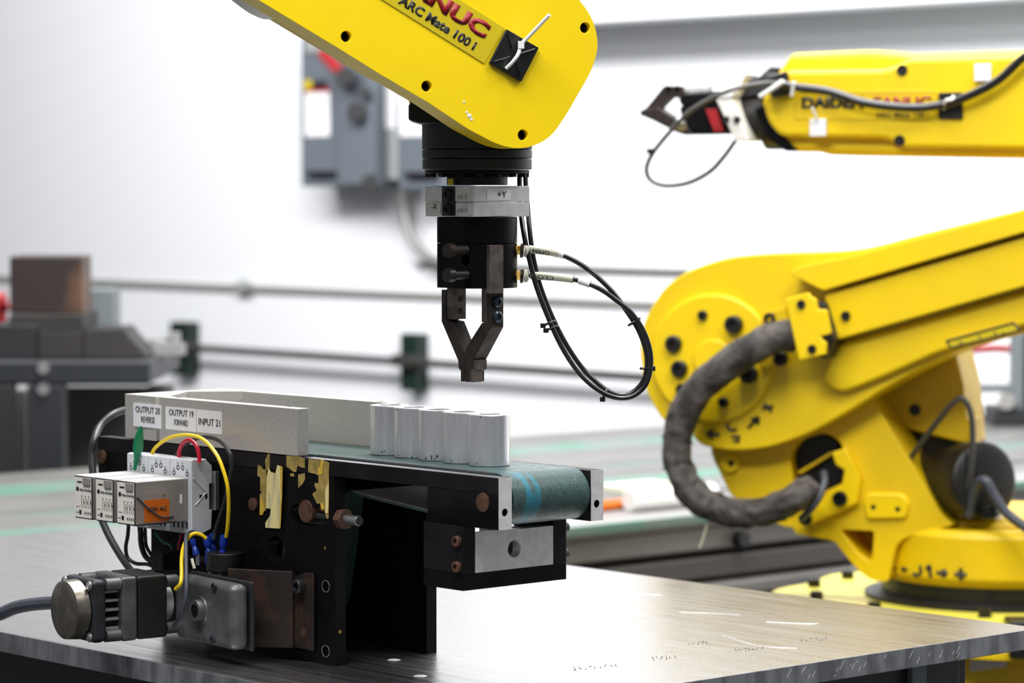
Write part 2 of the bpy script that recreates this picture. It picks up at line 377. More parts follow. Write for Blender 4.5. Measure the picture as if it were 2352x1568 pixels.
# ------------------------------------------------ slotted bed behind the table
bed = thing('machine_bed', 'long grey metal bed with green stripes behind the table', 'bench', (-3.8, 3.6, -.8))
bx = [(-3.20, -3.32, 'bedlight', 0), (-3.32, -3.46, 'bedgray', -.004), (-3.46, -3.62, 'bedgray', .0), (-3.62, -3.73, 'bedgreen', -.001), (-3.73, -3.86, 'bedgray', 0), (-3.86, -3.90, 'bedgreen', -.002), (-3.90, -4.14, 'bedgray', 0), (-4.14, -4.29, 'bedgreen', -.001), (-4.29, -4.46, 'bedgray', 0)]
for x0, x1, m, dz in bx:
    o = part('bed_plank', MB().bb(x1+.0005, x0-.0005, 1.7, 5.18, -.10, -.08+dz), M[m], bed, .002)
part('edge_strip', MB().bb(-3.1995, -3.188, 1.7, 5.18, -.092, -.078), M['bedgreen'], bed, .002)
part('front_panel', MB().bb(-3.25, -3.20, 1.7, 5.18, -.135, -.10), M['bedgray'], bed, .004)
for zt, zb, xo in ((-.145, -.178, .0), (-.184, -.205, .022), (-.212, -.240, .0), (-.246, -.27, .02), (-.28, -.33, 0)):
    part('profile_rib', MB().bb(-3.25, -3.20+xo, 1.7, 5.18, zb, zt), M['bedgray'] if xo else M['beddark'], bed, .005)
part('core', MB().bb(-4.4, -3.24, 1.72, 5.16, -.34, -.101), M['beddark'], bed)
for (x, y) in ((-3.35, 1.85), (-3.35, 5.0), (-4.3, 1.85), (-4.3, 5.0)):
    part('leg', MB().bb(x-.05, x+.05, y-.05, y+.05, -.8, -.34), M['steel_dark'], bed, .004)
bb_ = V(1692, 1236, x=-3.2)
part('bolt', MB().cyl(bb_+Vector((-.004, 0, 0)), bb_+Vector((.018, 0, 0)), .012, 12), M['blackplastic'], bed)
# things lying on the bed
zb = -.08
def onbed(px, py): return V(px, py, z=zb)
a = onbed(1380, 1176); b = onbed(1455, 1167)
mk = thing('marker_pen', 'orange marker pen with dark tip lying on the bed', 'pen', a)
dd = (b-a).normalized(); rr = .0085
a0 = a+Vector((0, 0, rr)) - dd*.03
part('barrel', MB().lathe(a0, dd, [(0, rr*.8), (.004, rr), ((b-a).length+.03, rr)], 16), M['orange'], mk)
part('pen_cap', MB().lathe(a0+dd*((b-a).length+.03), dd, [(0, rr), (.03, rr*.6), (.05, rr*.35)], 16), M['blackplastic'], mk)
pb = onbed(1535, 1166)
tg = part('paper_roll', MB().lathe(pb+Vector((0, -.085, .017)), Vector((.05, 1, 0)), [(0, .015), (.003, .017), (.17, .017), (.173, .015)], 20), M['white'], None)
tag(tg, 'white roll lying on the bed beside the grey sleeved hose', 'roll')
cp = onbed(1463, 1126)
tg = part('metal_offcut', MB().box(cp+Vector((0, 0, .006)), (.05, .11, .012)), M['cream'], None, .002); tag(tg, 'small pale metal offcut lying on the bed beyond the marker pen', 'offcut')

# ------------------------------------------------ left cart with clutter
CD = 5.6
ux = Vector((R.x, R.y, 0)); uy = Vector((D.x, D.y, 0)); AX = (ux, uy, Zv)
ZTR = V(0, 828, d=CD).z+.0005
def cbox(px0, py0, px1, py1, d0, depth, nm, m, par, bw=.003, label=None, zm=None):
    a = V(px0, py0, d=d0); b = V(px1, py1, d=d0)
    if zm is not None: b.z = zm
    c = (a+b)/2+uy*(depth/2)
    return part(nm, MB().box(c, (abs((b-a).dot(ux)), depth, abs(b.z-a.z)), AX), m, par, bw, label)
cart = thing('workshop_cart', 'dark grey steel cart in the left background under clutter', 'cart', V(150, 880, d=CD))
cart.location.z = -.8
cbox(-160, 828, 345, 884, CD, .5, 'top_tray', M['cartg'], cart, .006)
cbox(64, 884, 148, 1500, CD+.01, .05, 'leg', M['cartg'], cart)
cbox(-140, 884, 32, 1500, CD+.01, .05, 'leg', M['steel_dark'], cart)
cbox(340, 884, 396, 1500, CD+.44, .05, 'leg', M['cartg'], cart)
cbox(150, 888, 400, 1180, CD+.35, .02, 'back_panel', M['cartpanel'], cart)
cbox(-160, 1180, 396, 1215, CD+.02, .46, 'shelf', M['cartg'], cart)
for yy in (845, 893):
    c = V(101, yy, d=CD); part('bolt', MB().cyl(c, c-uy*.01, .011, 12), M['steel'], cart)
wr = thing('white_post', 'pale upright post under the left end of the grey cart', 'post', V(48, 1090, d=CD+.2)); wr.location.z = -.8
cbox(36, 892, 64, 1500, CD+.56, .04, 'post', M['bedlight'], wr)
wt = cbox(22, 588, 190, 722, CD+.08, .12, 'wood_block', M['wood'], None, .004); tag(wt, 'dark brown wood block standing on the grey machine vice', 'block')
vs = thing('machine_vice', 'dark grey cast iron vice base under the wood block', 'vice', V(100, 826, d=CD+.05))
cbox(20, 722, 190, 760, CD+.05, .2, 'jaw', M['viceg'], vs)
cbox(86, 760, 190, 827, CD+.05, .2, 'body', M['viceg'], vs, zm=ZTR)
cbox(-20, 745, 84, 827, CD+.05, .2, 'side_body', M['steel_dark'], vs, zm=ZTR)
p = [(lambda t: Vector((t.x, t.y, max(t.z, ZTR))))(V(q[0], q[1], d=CD+.06)) for q in ((192, 827), (192, 756), (284, 753), (300, 775), (335, 812), (340, 827))]
tg = part('cast_wedge', MB().prism(p, uy*.15), M['viceg'], None, .003); tag(tg, 'dark cast iron wedge block on the cart right of the vice', 'block')
tg = cbox(192, 664, 262, 752, CD+.25, .1, 'tool_case', M['boxgray'], None); tg.data.materials[0] = M['postgray']; tag(tg, 'grey tool case behind the wedge block on the cart', 'case')
cs = V(227, 826, d=CD+.25)
cbox(196, 752, 258, 827, CD+.26, .09, 'case_foot', M['postgray'], tg, zm=ZTR)
tg = part('red_rod', MB().cyl(V(-6, 698, d=CD+.3), V(16, 690, d=CD+.3), .02, 12).cyl(V(4, 700, d=CD+.3), V(4, 806, d=CD+.3), .01, 10), M['redlever'], None); tag(tg, 'red handled rod at the left edge behind the wood block', 'rod')
tg = part('scrap_bracket', MB().box(V(388, 802, d=CD+.2), (.06, .05, .02), AX).box(V(370, 790, d=CD+.2), (.04, .02, .012), (ux*.9-Zv*.3, uy, Zv)).box(V(404, 790, d=CD+.2), (.015, .03, .045), AX), M['bedlight'], None); tag(tg, 'small pale bracket on the right end of the cart', 'bracket')

# ------------------------------------------------ right background stand and bits
st = thing('grey_stand', 'grey vertical stand with a horizontal arm at the right edge', 'stand', V(2340, 955, d=6.3)); st.location.z = -.08
sd = 6.3
cbox(2328, 765, 2352, 950, sd, .06, 'post', M['postgray'], st)
cbox(2352, 765, 2380, 950, sd+.08, .06, 'post', M['steel_dark'], st)
cbox(2210, 884, 2350, 902, sd+.02, .06, 'arm', M['postgray'], st)
cbox(2283, 938, 2380, 952, sd-.02, .14, 'foot', M['steel_dark'], st, zm=-.0795)
part('knob', MB().cyl(V(2312, 920, d=sd), V(2312, 920, d=sd-.03), .018, 14), M['steel'], st)
pr = part('red_hose', MB().tube(spline([V(2150, 812, d=6.55), V(2240, 803, d=6.55), V(2310, 801, d=6.55), V(2400, 818, d=6.55)]), .009, 10), M['redlever'], None); tag(pr, 'dark red hose crossing behind the right robot arm', 'hose')
tg = part('round_lamp_head', MB().cyl(V(2290, 1062, d=5.2), V(2290, 1064, d=5.3), .04, 16), M['steel_dark'], None) if False else None

# ================================================================== FRONT TABLE
tb = thing('steel_table', 'aluminium topped work table with sawn plate edge carrying the conveyor', 'table', (-2.4, 1.9, -.8))
tx0, tx1, ty0, ty1 = -3.06, -1.772, 1.533, 2.262
top = part('tabletop', MB().bb(tx0, tx1, ty0, ty1, -.0185, 0), M['table'], tb, .0008)
top.data.materials.append(M['table_edge'])
for f in top.data.polygons:
    if abs(f.normal.z) < .5: f.material_index = 1
part('apron', MB().bb(tx0+.05, tx1-.05, ty0+.028, ty0+.045, -.13, -.0185), M['steel_dark'], tb, .001)
part('apron', MB().bb(tx0+.05, tx1-.05, ty1-.06, ty1-.045, -.13, -.0185), M['steel_dark'], tb, .001)
part('apron', MB().bb(tx1-.060, tx1-.045, ty0+.0455, ty1-.0605, -.13, -.0185), M['steel_dark'], tb, .001)
part('apron', MB().bb(tx0+.045, tx0+.06, ty0+.0455, ty1-.0605, -.13, -.0185), M['steel_dark'], tb, .001)
for x in (tx0+.085, tx1-.085):
    for y in (ty0+.07, ty1-.085):
        part('leg', MB().bb(x-.022, x+.022, y-.022, y+.022, -.8, -.0187), M['steel_dark'], tb, .002)
part('post', MB().bb(tx1-.0445, tx1-.038, ty1-.135, ty1-.115, -.13, -.019), M['postgray'], tb, .001)
# bright saw marks on the right edge and scratches on the top (thin relief)
sm = MB()
for k in range(46):
    y = random.uniform(ty0+.01, ty1-.03); l = random.uniform(.002, .009); zc = random.uniform(-.015, -.004)
    sm.box((tx1+.00005, y, zc), (.0002, .0004, l), (Vector((1, 0, 0)), Vector((0, .8, -.6)), Vector((0, .6, .8))))
o = part('saw_marks', sm, M['alu_bright'], tb); o['kind'] = 'stuff'
sm = MB()
for (a, b, c) in (((1660, 1458), (1740, 1482), (1830, 1488)), ((1560, 1405), (1640, 1408), (1700, 1412)), ((1760, 1428), (1860, 1432), (1880, 1430)), ((1250, 1360), (1400, 1362), (1520, 1366))):
    P3 = spline([V(*q, z=.0001) for q in (a, b, c)], 6); sm.tube(P3, .0003, 4)
o = part('scratches', sm, M['alu_bright'], tb); o['kind'] = 'stuff'
# faint pencil scrawl near the right front corner
sm = MB()
for (x0, y0, n, st_) in ((1500, 1512, 6, 10), (1690, 1492, 7, 10), (1320, 1535, 9, 12), (1580, 1478, 5, 11), (1840, 1470, 6, 12)):
    x, y = x0, y0
    for k in range(n):
        q = [V(x+random.uniform(-4, 4), y+random.uniform(-5, 5), z=.0001) for _ in range(3)]
        sm.tube(q, .00025, 4); x += st_; y -= 1.0
o = part('pencil_scrawl', sm, M['steel_dark'], tb); o['kind'] = 'stuff'
for px, py in ((965, 1552), (905, 1515)):
    c = V(px, py, z=.0003); 
    part('solder_blob', MB().lathe(c, Zv, [(0, .006), (.0006, .004), (.0009, .001)], 12), M['alu_bright'], tb)

# ================================================================== CONVEYOR
Y0, Y1 = 1.6336, 1.7497; ZT = .1757; XR = -1.8228
cv = thing('belt_conveyor', 'black framed mini belt conveyor with green belt on the aluminium table', 'conveyor', (-2.1, 1.69, 0))
def rail(y0, y1):
    m = MB().bb(-2.384, XR, y0, y1, .1625, ZT)
    o = part('side_rail', m, M['black2'], cv, .0005); return o
rail(Y0, Y0+.0142); rail(Y1-.0142, Y1)
def bolt_head(c, n, r, h, m, par, hexs=True, nm='bolt', sock=True):
    n = Vector(n).normalized(); mb = MB()
    if sock: mb.lathe(c, n, [(0, r), (h*.9, r), (h, r*.9), (h, r*.5), (h*.45, r*.5)], 20)
    else: mb.lathe(c, n, [(0, r), (h*.85, r), (h, r*.88)], 6 if hexs else 20)
    return part(nm, mb, m, par)
NY = Vector((0, -1, 0)); NX = Vector((1, 0, 0))
# end blocks (with bore) – near/far, right/left
for (y0, y1) in ((Y0, Y0+.0142), (Y1-.0142, Y1)):
    o = part('end_block', MB().bb(-1.9106, XR, y0, y1, .1337, .1624), M['black'], cv, .0005)
    yc = (y0+y1)/2
    face = part('bare_end_face', MB().bb(XR, XR+.0006, y0+.0003, y1-.0003, .1339, .1755), M['alu_bright'], cv, 0)
    hole = MB().cyl((XR-.012, yc-.0006, .1478), (XR+.01, yc-.0006, .1478), .0033, 20)
    carve(o, [hole]); carve(face, [MB().cyl((XR-.012, yc-.0006, .1478), (XR+.01, yc-.0006, .1478), .0033, 20)])
    part('end_block', MB().bb(-2.384, -2.31, y0, y1, .140, .1624), M['black'], cv, .0005)
# rail top bare edge
part('edge_strip', MB().bb(-2.07, XR, Y0+.0002, Y0+.0095, ZT, ZT+.0003), M['steel'], cv)
for yb in (V(1110, 1153, y=Y0),):
    bolt_head(yb, NY, .0078, .0012, M['rustbolt'], cv, False, sock=False)
bolt_head(V(236, 1048, y=Y0), NY, .0065, .002, M['rustbolt'], cv, False, sock=False)
# support plates
x_p = -2.0315
def plate(y0, y1, nm):
    m = MB().prism([Vector((x, y0, z)) for x, z in ((-2.30, .03), (-2.30, .1622), (x_p, .1622), (x_p, .0), (-2.215, 0.0), (-2.215, .03))], (0, y1-y0, 0))
    return part(nm, m, M['black'], cv)
pn = plate(Y0, Y0+.0118, 'support_plate')
def slot(x0, x1, zc, r):
    pts = []
    for k in range(9): a = math.pi/2+math.pi*k/8; pts.append(Vector((x0+r+r*math.cos(a), Y0-.01, zc+r*math.sin(a))))
    for k in range(9): a = -math.pi/2+math.pi*k/8; pts.append(Vector((x1-r+r*math.cos(a), Y0-.01, zc+r*math.sin(a))))
    return MB().prism(pts, (0, .03, 0))
def hole(px, py, r): c = V(px, py, y=Y0); return MB().cyl(c+Vector((0, -.01, 0)), c+Vector((0, .03, 0)), r, 24)
carve(pn, [slot(-2.0935, -2.0435, .1262, .0085), hole(748, 1346, .0046), hole(748, 1495, .0046), hole(746, 1258, .0016), hole(634, 1262, .012)])
bev(pn, .0005)
pf = plate(Y1-.0135, Y1-.0017, 'support_plate'); bev(pf, .0005)
part('spacer_block', MB().bb(-2.30, -2.23, Y0+.0120, Y1-.0137, .004, .06), M['black'], cv)
for px, py, r in ((748, 1346, .0046), (748, 1495, .0046)):
    c = V(px, py, y=Y0-.0002); t = MB(); u = [c+Vector((math.cos(2*math.pi*k/24)*(r+.0004), 0, math.sin(2*math.pi*k/24)*(r+.0004))) for k in range(25)]
    t.tube(u, .00035, 6); part('hole_rim', t, M['steel'], cv)
c = V(746, 1258, y=Y0); bolt_head(c+Vector((0, .002, 0)), NY, .0017, .0018, M['brass'], cv, False, 'pin', False)
c = V(1068-220, 1480, y=Y0)
bolt_head(V(583, 1157, y=Y0), NY, .0058, .002, M['rustbolt'], cv, False, sock=False)
# tensioner bolt seen in the slot, running along X, with nut at the plate end
zt_ = .1262
part('tension_bolt', MB().cyl((-2.078, Y0+.0060, zt_), (-2.005, Y0+.0060, zt_), .0038, 18), M['steel_dark'], cv)
c0 = V(701, 1174, y=Y0-.0015)
part('cam_bolt', MB().cyl(c0, c0+Vector((0, .0135, 0)), .0098, 28), M['rustbolt'], cv, .0006)
part('nut', MB().cyl((-2.0314, Y0+.0060, zt_), (-2.0235, Y0+.0060, zt_), .0092, 6), M['rustbolt'], cv, .0006)
part('stud', MB().cyl((-2.0235, Y0+.0060, zt_), (-2.006, Y0+.0060, zt_), .0043, 18), M['steel'], cv, .0005)
part('screw_pin', MB().cyl(V(778, 1450, x=x_p), V(778, 1450, x=x_p)+NX*.002, .0016, 12), M['brass'], cv)
# clevis box under the end
cb = -1.8656
part('clevis_side', MB().bb(-1.9152, cb, Y0, Y0+.0132, .0945, .1336), M['black2'], cv, .0005)
part('clevis_side', MB().bb(-1.9152, cb, Y1-.016, Y1-.0012, .0945, .1336), M['black2'], cv, .0005)
part('clevis_base', MB().bb(-1.9152, cb, Y0, Y1-.0012, .0807, .0943), M['black'], cv, .0005)
cf = part('clevis_face', MB().bb(cb-.010, cb-.0003, Y0+.0133, Y1-.0161, .0944, .1268), M['alu_bright'], cv)
yc = V(1182, 1260, x=cb).y
carve(cf, [MB().cyl((cb-.03, yc, .1108), (cb+.02, yc, .1108), .0072, 28)])
part('inner_bar', MB().bb(-1.905, -1.894, yc-.004, yc+.03, .0945, .125), M['alu'], cv)
for py in (1242, 1301):
    c = V(1052, py, y=Y0); bolt_head(c, NY, .0045, .0035, M['rustbolt'], cv)
for z in (.1235, .1015):
    bolt_head(Vector((cb-.006, Y1-.0012, z)), (0, 1, 0), .0042, .006, M['steel_dark'], cv)
# belt loop
yb0, yb1 = Y0+.0160, Y1-.0157
def arc(cx_, cz_, r, a0, a1, n=14): return [(cx_+r*math.cos(math.radians(a0+(a1-a0)*k/n)), cz_+r*math.sin(math.radians(a0+(a1-a0)*k/n))) for k in range(n+1)]
BR = .0213; bxr = -1.8432; bz = .1560
outer = [(-2.35, bz+BR)]
outer = arc(bxr, bz, BR, 90, -80) + [(-1.93, .1385), (-2.03, .1465)] + arc(-2.105, .1500, .006, -250+360, 170, 4) + arc(-2.160, .052, .028, 0, -180, 12)+[(-2.200, .135)] + arc(-2.215, .140, .006, 0, 90, 4) + [(-2.30, .1385)] + arc(-2.36, bz, .0175, 270, 90, 12)[::1]
outer = outer[:-1]+[(-2.35, bz+BR), (-2.2, bz+BR)]
# ordered closed path -> offset inwards for thickness
def belt_mesh(path, th, y0, y1):
    n = len(path); P = [Vector((p[0], p[1])) for p in path]; inn = []
    area_ = sum(P[i].x*P[(i+1) % n].y-P[(i+1) % n].x*P[i].y for i in range(n)); sg = 1 if area_ < 0 else -1
    for i in range(n):
        t = (P[(i+1) % n]-P[i-1]).normalized(); nn = Vector((t.y, -t.x))*sg; inn.append(P[i]+nn*th)
    m = MB(); vs = []
    for p, q in zip(P, inn): vs += [(p.x, y0, p.y), (p.x, y1, p.y), (q.x, y1, q.y), (q.x, y0, q.y)]
    fs = []
    for i in range(n):
        a, b = 4*i, 4*((i+1) % n)
        for k in range(4): fs.append((a+k, a+(k+1) % 4, b+(k+1) % 4, b+k))
    return m.add(vs, fs)
part('belt', belt_mesh(outer, .0022, yb0, yb1), M['belt'], cv, label='dark green conveyor belt with bright blue-green streaks')
part('end_roller', MB().cyl((bxr, yb0+.0008, bz), (bxr, yb1-.0008, bz), BR-.0024, 40), M['motorgray'], cv, .0006)
part('end_roller', MB().cyl((-2.36, yb0+.0008, bz), (-2.36, yb1-.0008, bz), .015, 32), M['motorgray'], cv)
part('drive_roller', MB().cyl((-2.160, yb0+.001, .052), (-2.160, yb1-.001, .052), .0256, 32), M['steel_dark'], cv)
part('axle', MB().cyl((bxr, Y0+.012, bz), (bxr, Y1-.012, bz), .004, 16), M['steel'], cv)
part('slider_bed', MB().bb(-2.33, -1.872, yb0+.001, yb1-.001, .1655, bz+BR-.0024), M['steel_dark'], cv)
tm = MB()
for k in range(150):
    x = -2.075+k*.00152; tm.bb(x, x+.0009, yb0-.0004, yb0+.0015, bz+BR-.0012, bz+BR+.0005)
o = part('belt_teeth', tm, M['steel'], cv); o['kind'] = 'stuff'
tm = MB()
for k in range(60):
    x = -2.03+k*.00185; z = .1465-(x+2.03)*.08+.0024
    tm.bb(x, x+.0010, yb0+.0002, yb1-.0002, z-.0004, z+.0005)
o = part('belt_underside_ribs', tm, M['alu'], cv); o['kind'] = 'stuff'
# guide blocks on top
GZ0, GZ1 = ZT+.0009, .2175
part('guide_block', MB().bb(-2.2855, -2.0825, Y0-.0005, Y0+.0125, GZ0, GZ1), M['alu'], cv, .0005, 'front guide block with two white labels')
part('guide_block', MB().bb(-2.2985, -2.083, Y1-.0118, Y1+.001, GZ0, GZ1), M['alu'], cv, .0005)
part('guide_stop', MB().prism([Vector((x, y, GZ0)) for x, y in ((-2.343, Y0+.002), (-2.2912, Y0), (-2.2912, Y0+.0145), (-2.334, 1.7005), (-2.2995, 1.748), (-2.3, 1.7505), (-2.343, 1.7505))], (0, 0, GZ1-GZ0)), M['alu'], cv, .0005, 'thick end stop with V notch and a white label')
for px, py in ((660, 932), (410, 912), (873, 922)):
    c = V(px, py, z=GZ1); part('dowel_hole', MB().cyl(c+Vector((0, 0, -.002)), c+Vector((0, 0, .00015)), .0033, 16), M['rust'], cv)
def sticker(px0, px1, pyt, pyb, lines, yo=Y0-.0006):
    a = V(px0, pyb[0], y=yo); b = V(px1, pyb[1], y=yo); zt = V(px0, pyt, y=yo).z; zb = a.z
    o = part('paper_sticker', MB().bb(a.x, b.x, yo-.0003, yo+.0008, zb, zt), M['paper'], cv)
    for s, x0, x1, y0, hh in lines:
        l = V(x0, y0, y=yo-.0003); r_ = V(x1, y0, y=yo-.0003); r_.z = l.z
        text(s, l, r_, hh, Zv, M['ink'], o, depth=.0001)
sticker(307, 371, 925, (978, 983), [('OUTPUT 20', 312, 368, 946, .0057), ('REVERSE', 325, 356, 969, .0055)])
sticker(381, 451, 933, (985, 992), [('OUTPUT 19', 389, 445, 953, .0057), ('FORWARD', 401, 432, 976, .0055)])
sticker(452.5, 510, 940, (992, 998), [('INPUT 21', 457, 506, 975, .0062)])
# tape residue
C5 = crop(560, 1000, .1913)
def tape(pts, m, off=.0003, th=.0003):
    P3 = [V(x, y, y=Y0-off) for x, y in C5(pts)]
    part('tape_remnant', MB().prism(P3, (0, -th, 0)), M[m], cv)
tape([(170, 350), (215, 370), (225, 400), (270, 410), (280, 560), (275, 800), (265, 900), (230, 910), (225, 950), (192, 955), (195, 700), (225, 680), (200, 660), (200, 500), (165, 480)], 'tape_o', .0002)
tape([(290, 220), (315, 225), (312, 400), (270, 415), (258, 300)], 'tape_o', .0002)
tape([(205, 740), (240, 800), (245, 900), (228, 950), (192, 955)], 'tape_y', .0006)
tape([(300, 395), (330, 440), (380, 450), (390, 540), (405, 700), (440, 1115), (265, 1105), (265, 1045), (320, 960), (330, 880), (275, 870), (282, 500)], 'tape_c', .0008, .0006)
tape([(410, 355), (465, 380), (460, 700), (440, 1115), (425, 1112), (420, 800), (385, 600), (390, 440)], 'tape_c', .0016, .0008)
tape([(440, 360), (468, 380), (462, 700), (441, 1115), (430, 1112), (445, 700)], 'tape_y', .0026, .0003)
tape([(515, 240), (670, 250), (735, 280), (735, 390), (690, 380), (650, 360), (630, 440), (590, 430), (560, 400), (515, 375)], 'tape_o')
tape([(560, 455), (600, 450), (610, 490), (560, 490)], 'tape_o')
tape([(655, 470), (700, 455), (735, 450), (738, 520), (720, 560), (690, 600), (655, 630)], 'tape_o')
tape([(780, 280), (900, 290), (930, 285), (1030, 330), (1022, 430), (1026, 700), (1020, 990), (1000, 1000), (970, 900), (965, 820), (915, 815), (880, 815), (825, 700), (880, 655), (850, 600), (855, 570), (900, 570), (900, 480), (860, 460), (775, 440)], 'tape_o')
tape([(930, 290), (960, 310), (945, 460), (900, 470), (885, 400), (920, 370)], 'tape_y', .0007)
tape([(980, 660), (1020, 560), (1018, 800), (1010, 930), (985, 930)], 'tape_c', .0007)
tape([(920, 815), (955, 810), (968, 880), (935, 895)], 'tape_y', .0004)

# ------------------------------------------------ gear motor (own thing, bolted by a rusty bracket)
gm = thing('gearmotor', 'small grey gearmotor with round worn end cap on a rusty bracket', 'motor', (-2.2, 1.55, 0))
E = Vector((.105, .9945, 0)).normalized(); Uu = Vector((E.y, -E.x, 0)); GA = (Uu, E, Zv)
A = V(178, 1398, z=.044)
def gb(t0, t1, w_, h_, nm, m, bw=.002, cu=0, cz=0, lab=None): return part(nm, MB().box(A+E*((t0+t1)/2)+Uu*cu+Zv*cz, (w_, t1-t0, h_), GA), m, gm, bw, lab)
part('end_cap', MB().lathe(A-E*.0135, E, [(0, .0235), (.0008, .0252), (.0125, .0262)], 56), M['cap'], gm)
gb(0, .0145, .0545, .0545, 'front_plate', M['motorgray'], .0045)
for i in (-1, 1):
    for k in (-1, 1):
        c = A+Uu*(.0222*i)+Zv*(.0222*k)
        part('screw', MB().lathe(c, -E, [(0, .0042), (.001, .0042), (.0025, .0025)], 16), M['steel'], gm)
        part('standoff', MB().cyl(c+E*.0145, c+E*.0285, .0055, 16), M['zinc'], gm)
for k in range(5):
    z = -.016+k*.008
    part('cooling_fin', MB().box(A+E*.0215+Zv*z+Uu*.008, (.028, .0135, .0022), (Uu, E, (Zv+Uu*.0).normalized())), M['bedlight'], gm)
part('rotor_core', MB().cyl(A+E*.0146, A+E*.0284, .011, 20), M['blackplastic'], gm)
gb(.0286, .0445, .0545, .056, 'rear_housing', M['zinc'], .003)
gb(.0446, .0745, .0535, .0555, 'motor_body', M['motorblack'], .003, lab='black laminated motor body')
for i in (-1, 1):
    for k in (-1, 1):
        c = A+Uu*(.0205*i)+Zv*(.0205*k); part('standoff', MB().cyl(c+E*.0746, c+E*.086, .0055, 16), M['zinc'], gm)
part('coil', MB().cyl(A+E*.0746, A+E*.086, .017, 24), M['wwhite'], gm)
# gearbox: front face plane through A+E*.086
G0 = A+E*.086
def gx(px, py):    # pixel -> point on the gearbox front plane
    v = ray(px, py); return CAM+v*((G0-CAM).dot(E)/v.dot(E))
gr = (gx(533, 1400)-G0).dot(Uu); gl = gr-.100
gzt = gx(537, 1345).z; gzb = gx(537, 1497).z
gc = G0+Uu*((gl+gr)/2)
gc.z = (gzt+gzb)/2
part('gearbox', MB().box(gc+E*.009, (gr-gl, .018, gzt-gzb), GA), M['zinc'], gm, .007, seg=4)
part('gearbox_rim', MB().box(gc+E*.020, (gr-gl+.003, .004, gzt-gzb+.003), GA), M['steel_dark'], gm, .0015)
c = gx(460, 1401)
part('shaft_boss', MB().lathe(c, -E, [(0, .0125), (.001, .012), (.001, .0095), (.006, .009), (.006, .006), (-.0, .006)], 32), M['zinc'], gm)
part('shaft_bore', MB().cyl(c-E*.0005, c-E*.0058, .0062, 24), M['blackplastic'], gm)
for q in ((493, 1347), (489, 1468)):
    c = gx(*q); bolt_head(c-E*.0002, -E, .0036, .0016, M['motorgray'], gm, nm='screw')
gleft = G0+Uu*(gl+.004)
# junction cup with terminals behind the gearbox
cupc = V(492, 1300, y=1.6)
part('terminal_cup', MB().cyl(Vector((cupc.x, 1.612, .072)), Vector((cupc.x, 1.612, .0885)), .0165, 32), M['blackplastic'], gm, .001)
# bracket
zb0, zb1 = .0105, .0778
pth = [V(526, 1400, y=1.598), V(560, 1400, y=1.6045), V(600, 1400, y=1.612), V(640, 1400, y=1.6205), V(672, 1400, y=1.627), V(684, 1400, y=Y0-.0015), V(724, 1400, y=Y0-.0015)]
pth = [Vector((p.x, p.y, 0)) for p in pth]
def wall_strip(pth, th, z0, z1):
    m = MB(); n = len(pth); A_ = []; B_ = []
    for i in range(n):
        t = (pth[min(i+1, n-1)]-pth[max(i-1, 0)]).normalized(); nn = Vector((t.y, -t.x, 0)); A_.append(pth[i]); B_.append(pth[i]+nn*th)
    pts = [Vector((p.x, p.y, z0)) for p in A_+B_[::-1]]
    return m.prism(pts, (0, 0, z1-z0))
part('mounting_bracket', wall_strip(pth, .0025, zb0, zb1), M['rust'], gm, .0008, 'dark rusty bent steel bracket')
bolt_head(V(693, 1345, y=Y0-.004), NY, .0062, .007, M['steel_dark'], gm)
c = V(697, 1452, y=Y0-.0042); part('bolt', MB().cyl(c, c+NY*.0006, .0042, 18), M['rustbolt'], gm)
part('bracket_arm', MB().bb(-2.24, -2.155, 1.617, 1.6305, .0755, .0795), M['rust'], gm, .0005)
for (px, py) in ((405, 1278), ):
    pass
tg = part('bracket_arm', MB().bb(-2.252, -2.235, 1.60, 1.6315, .066, .082), M['rust'], gm, .001)

# ------------------------------------------------ relay sockets + relays
RA = math.radians(-4); RX = Vector((math.cos(RA), math.sin(RA), 0)); RY = Vector((-RX.y, RX.x, 0)); RB = (RX, RY, Zv)
xs = -2.1975
SW = .0325
sock = []
dr = part('din_rail', MB().bb(xs-.105, xs+.004, Y0-.006, Y0-.0005, .121, .156), M['steel'], None, .001)
tag(dr, 'short metal mounting rail behind the relay sockets', 'rail')
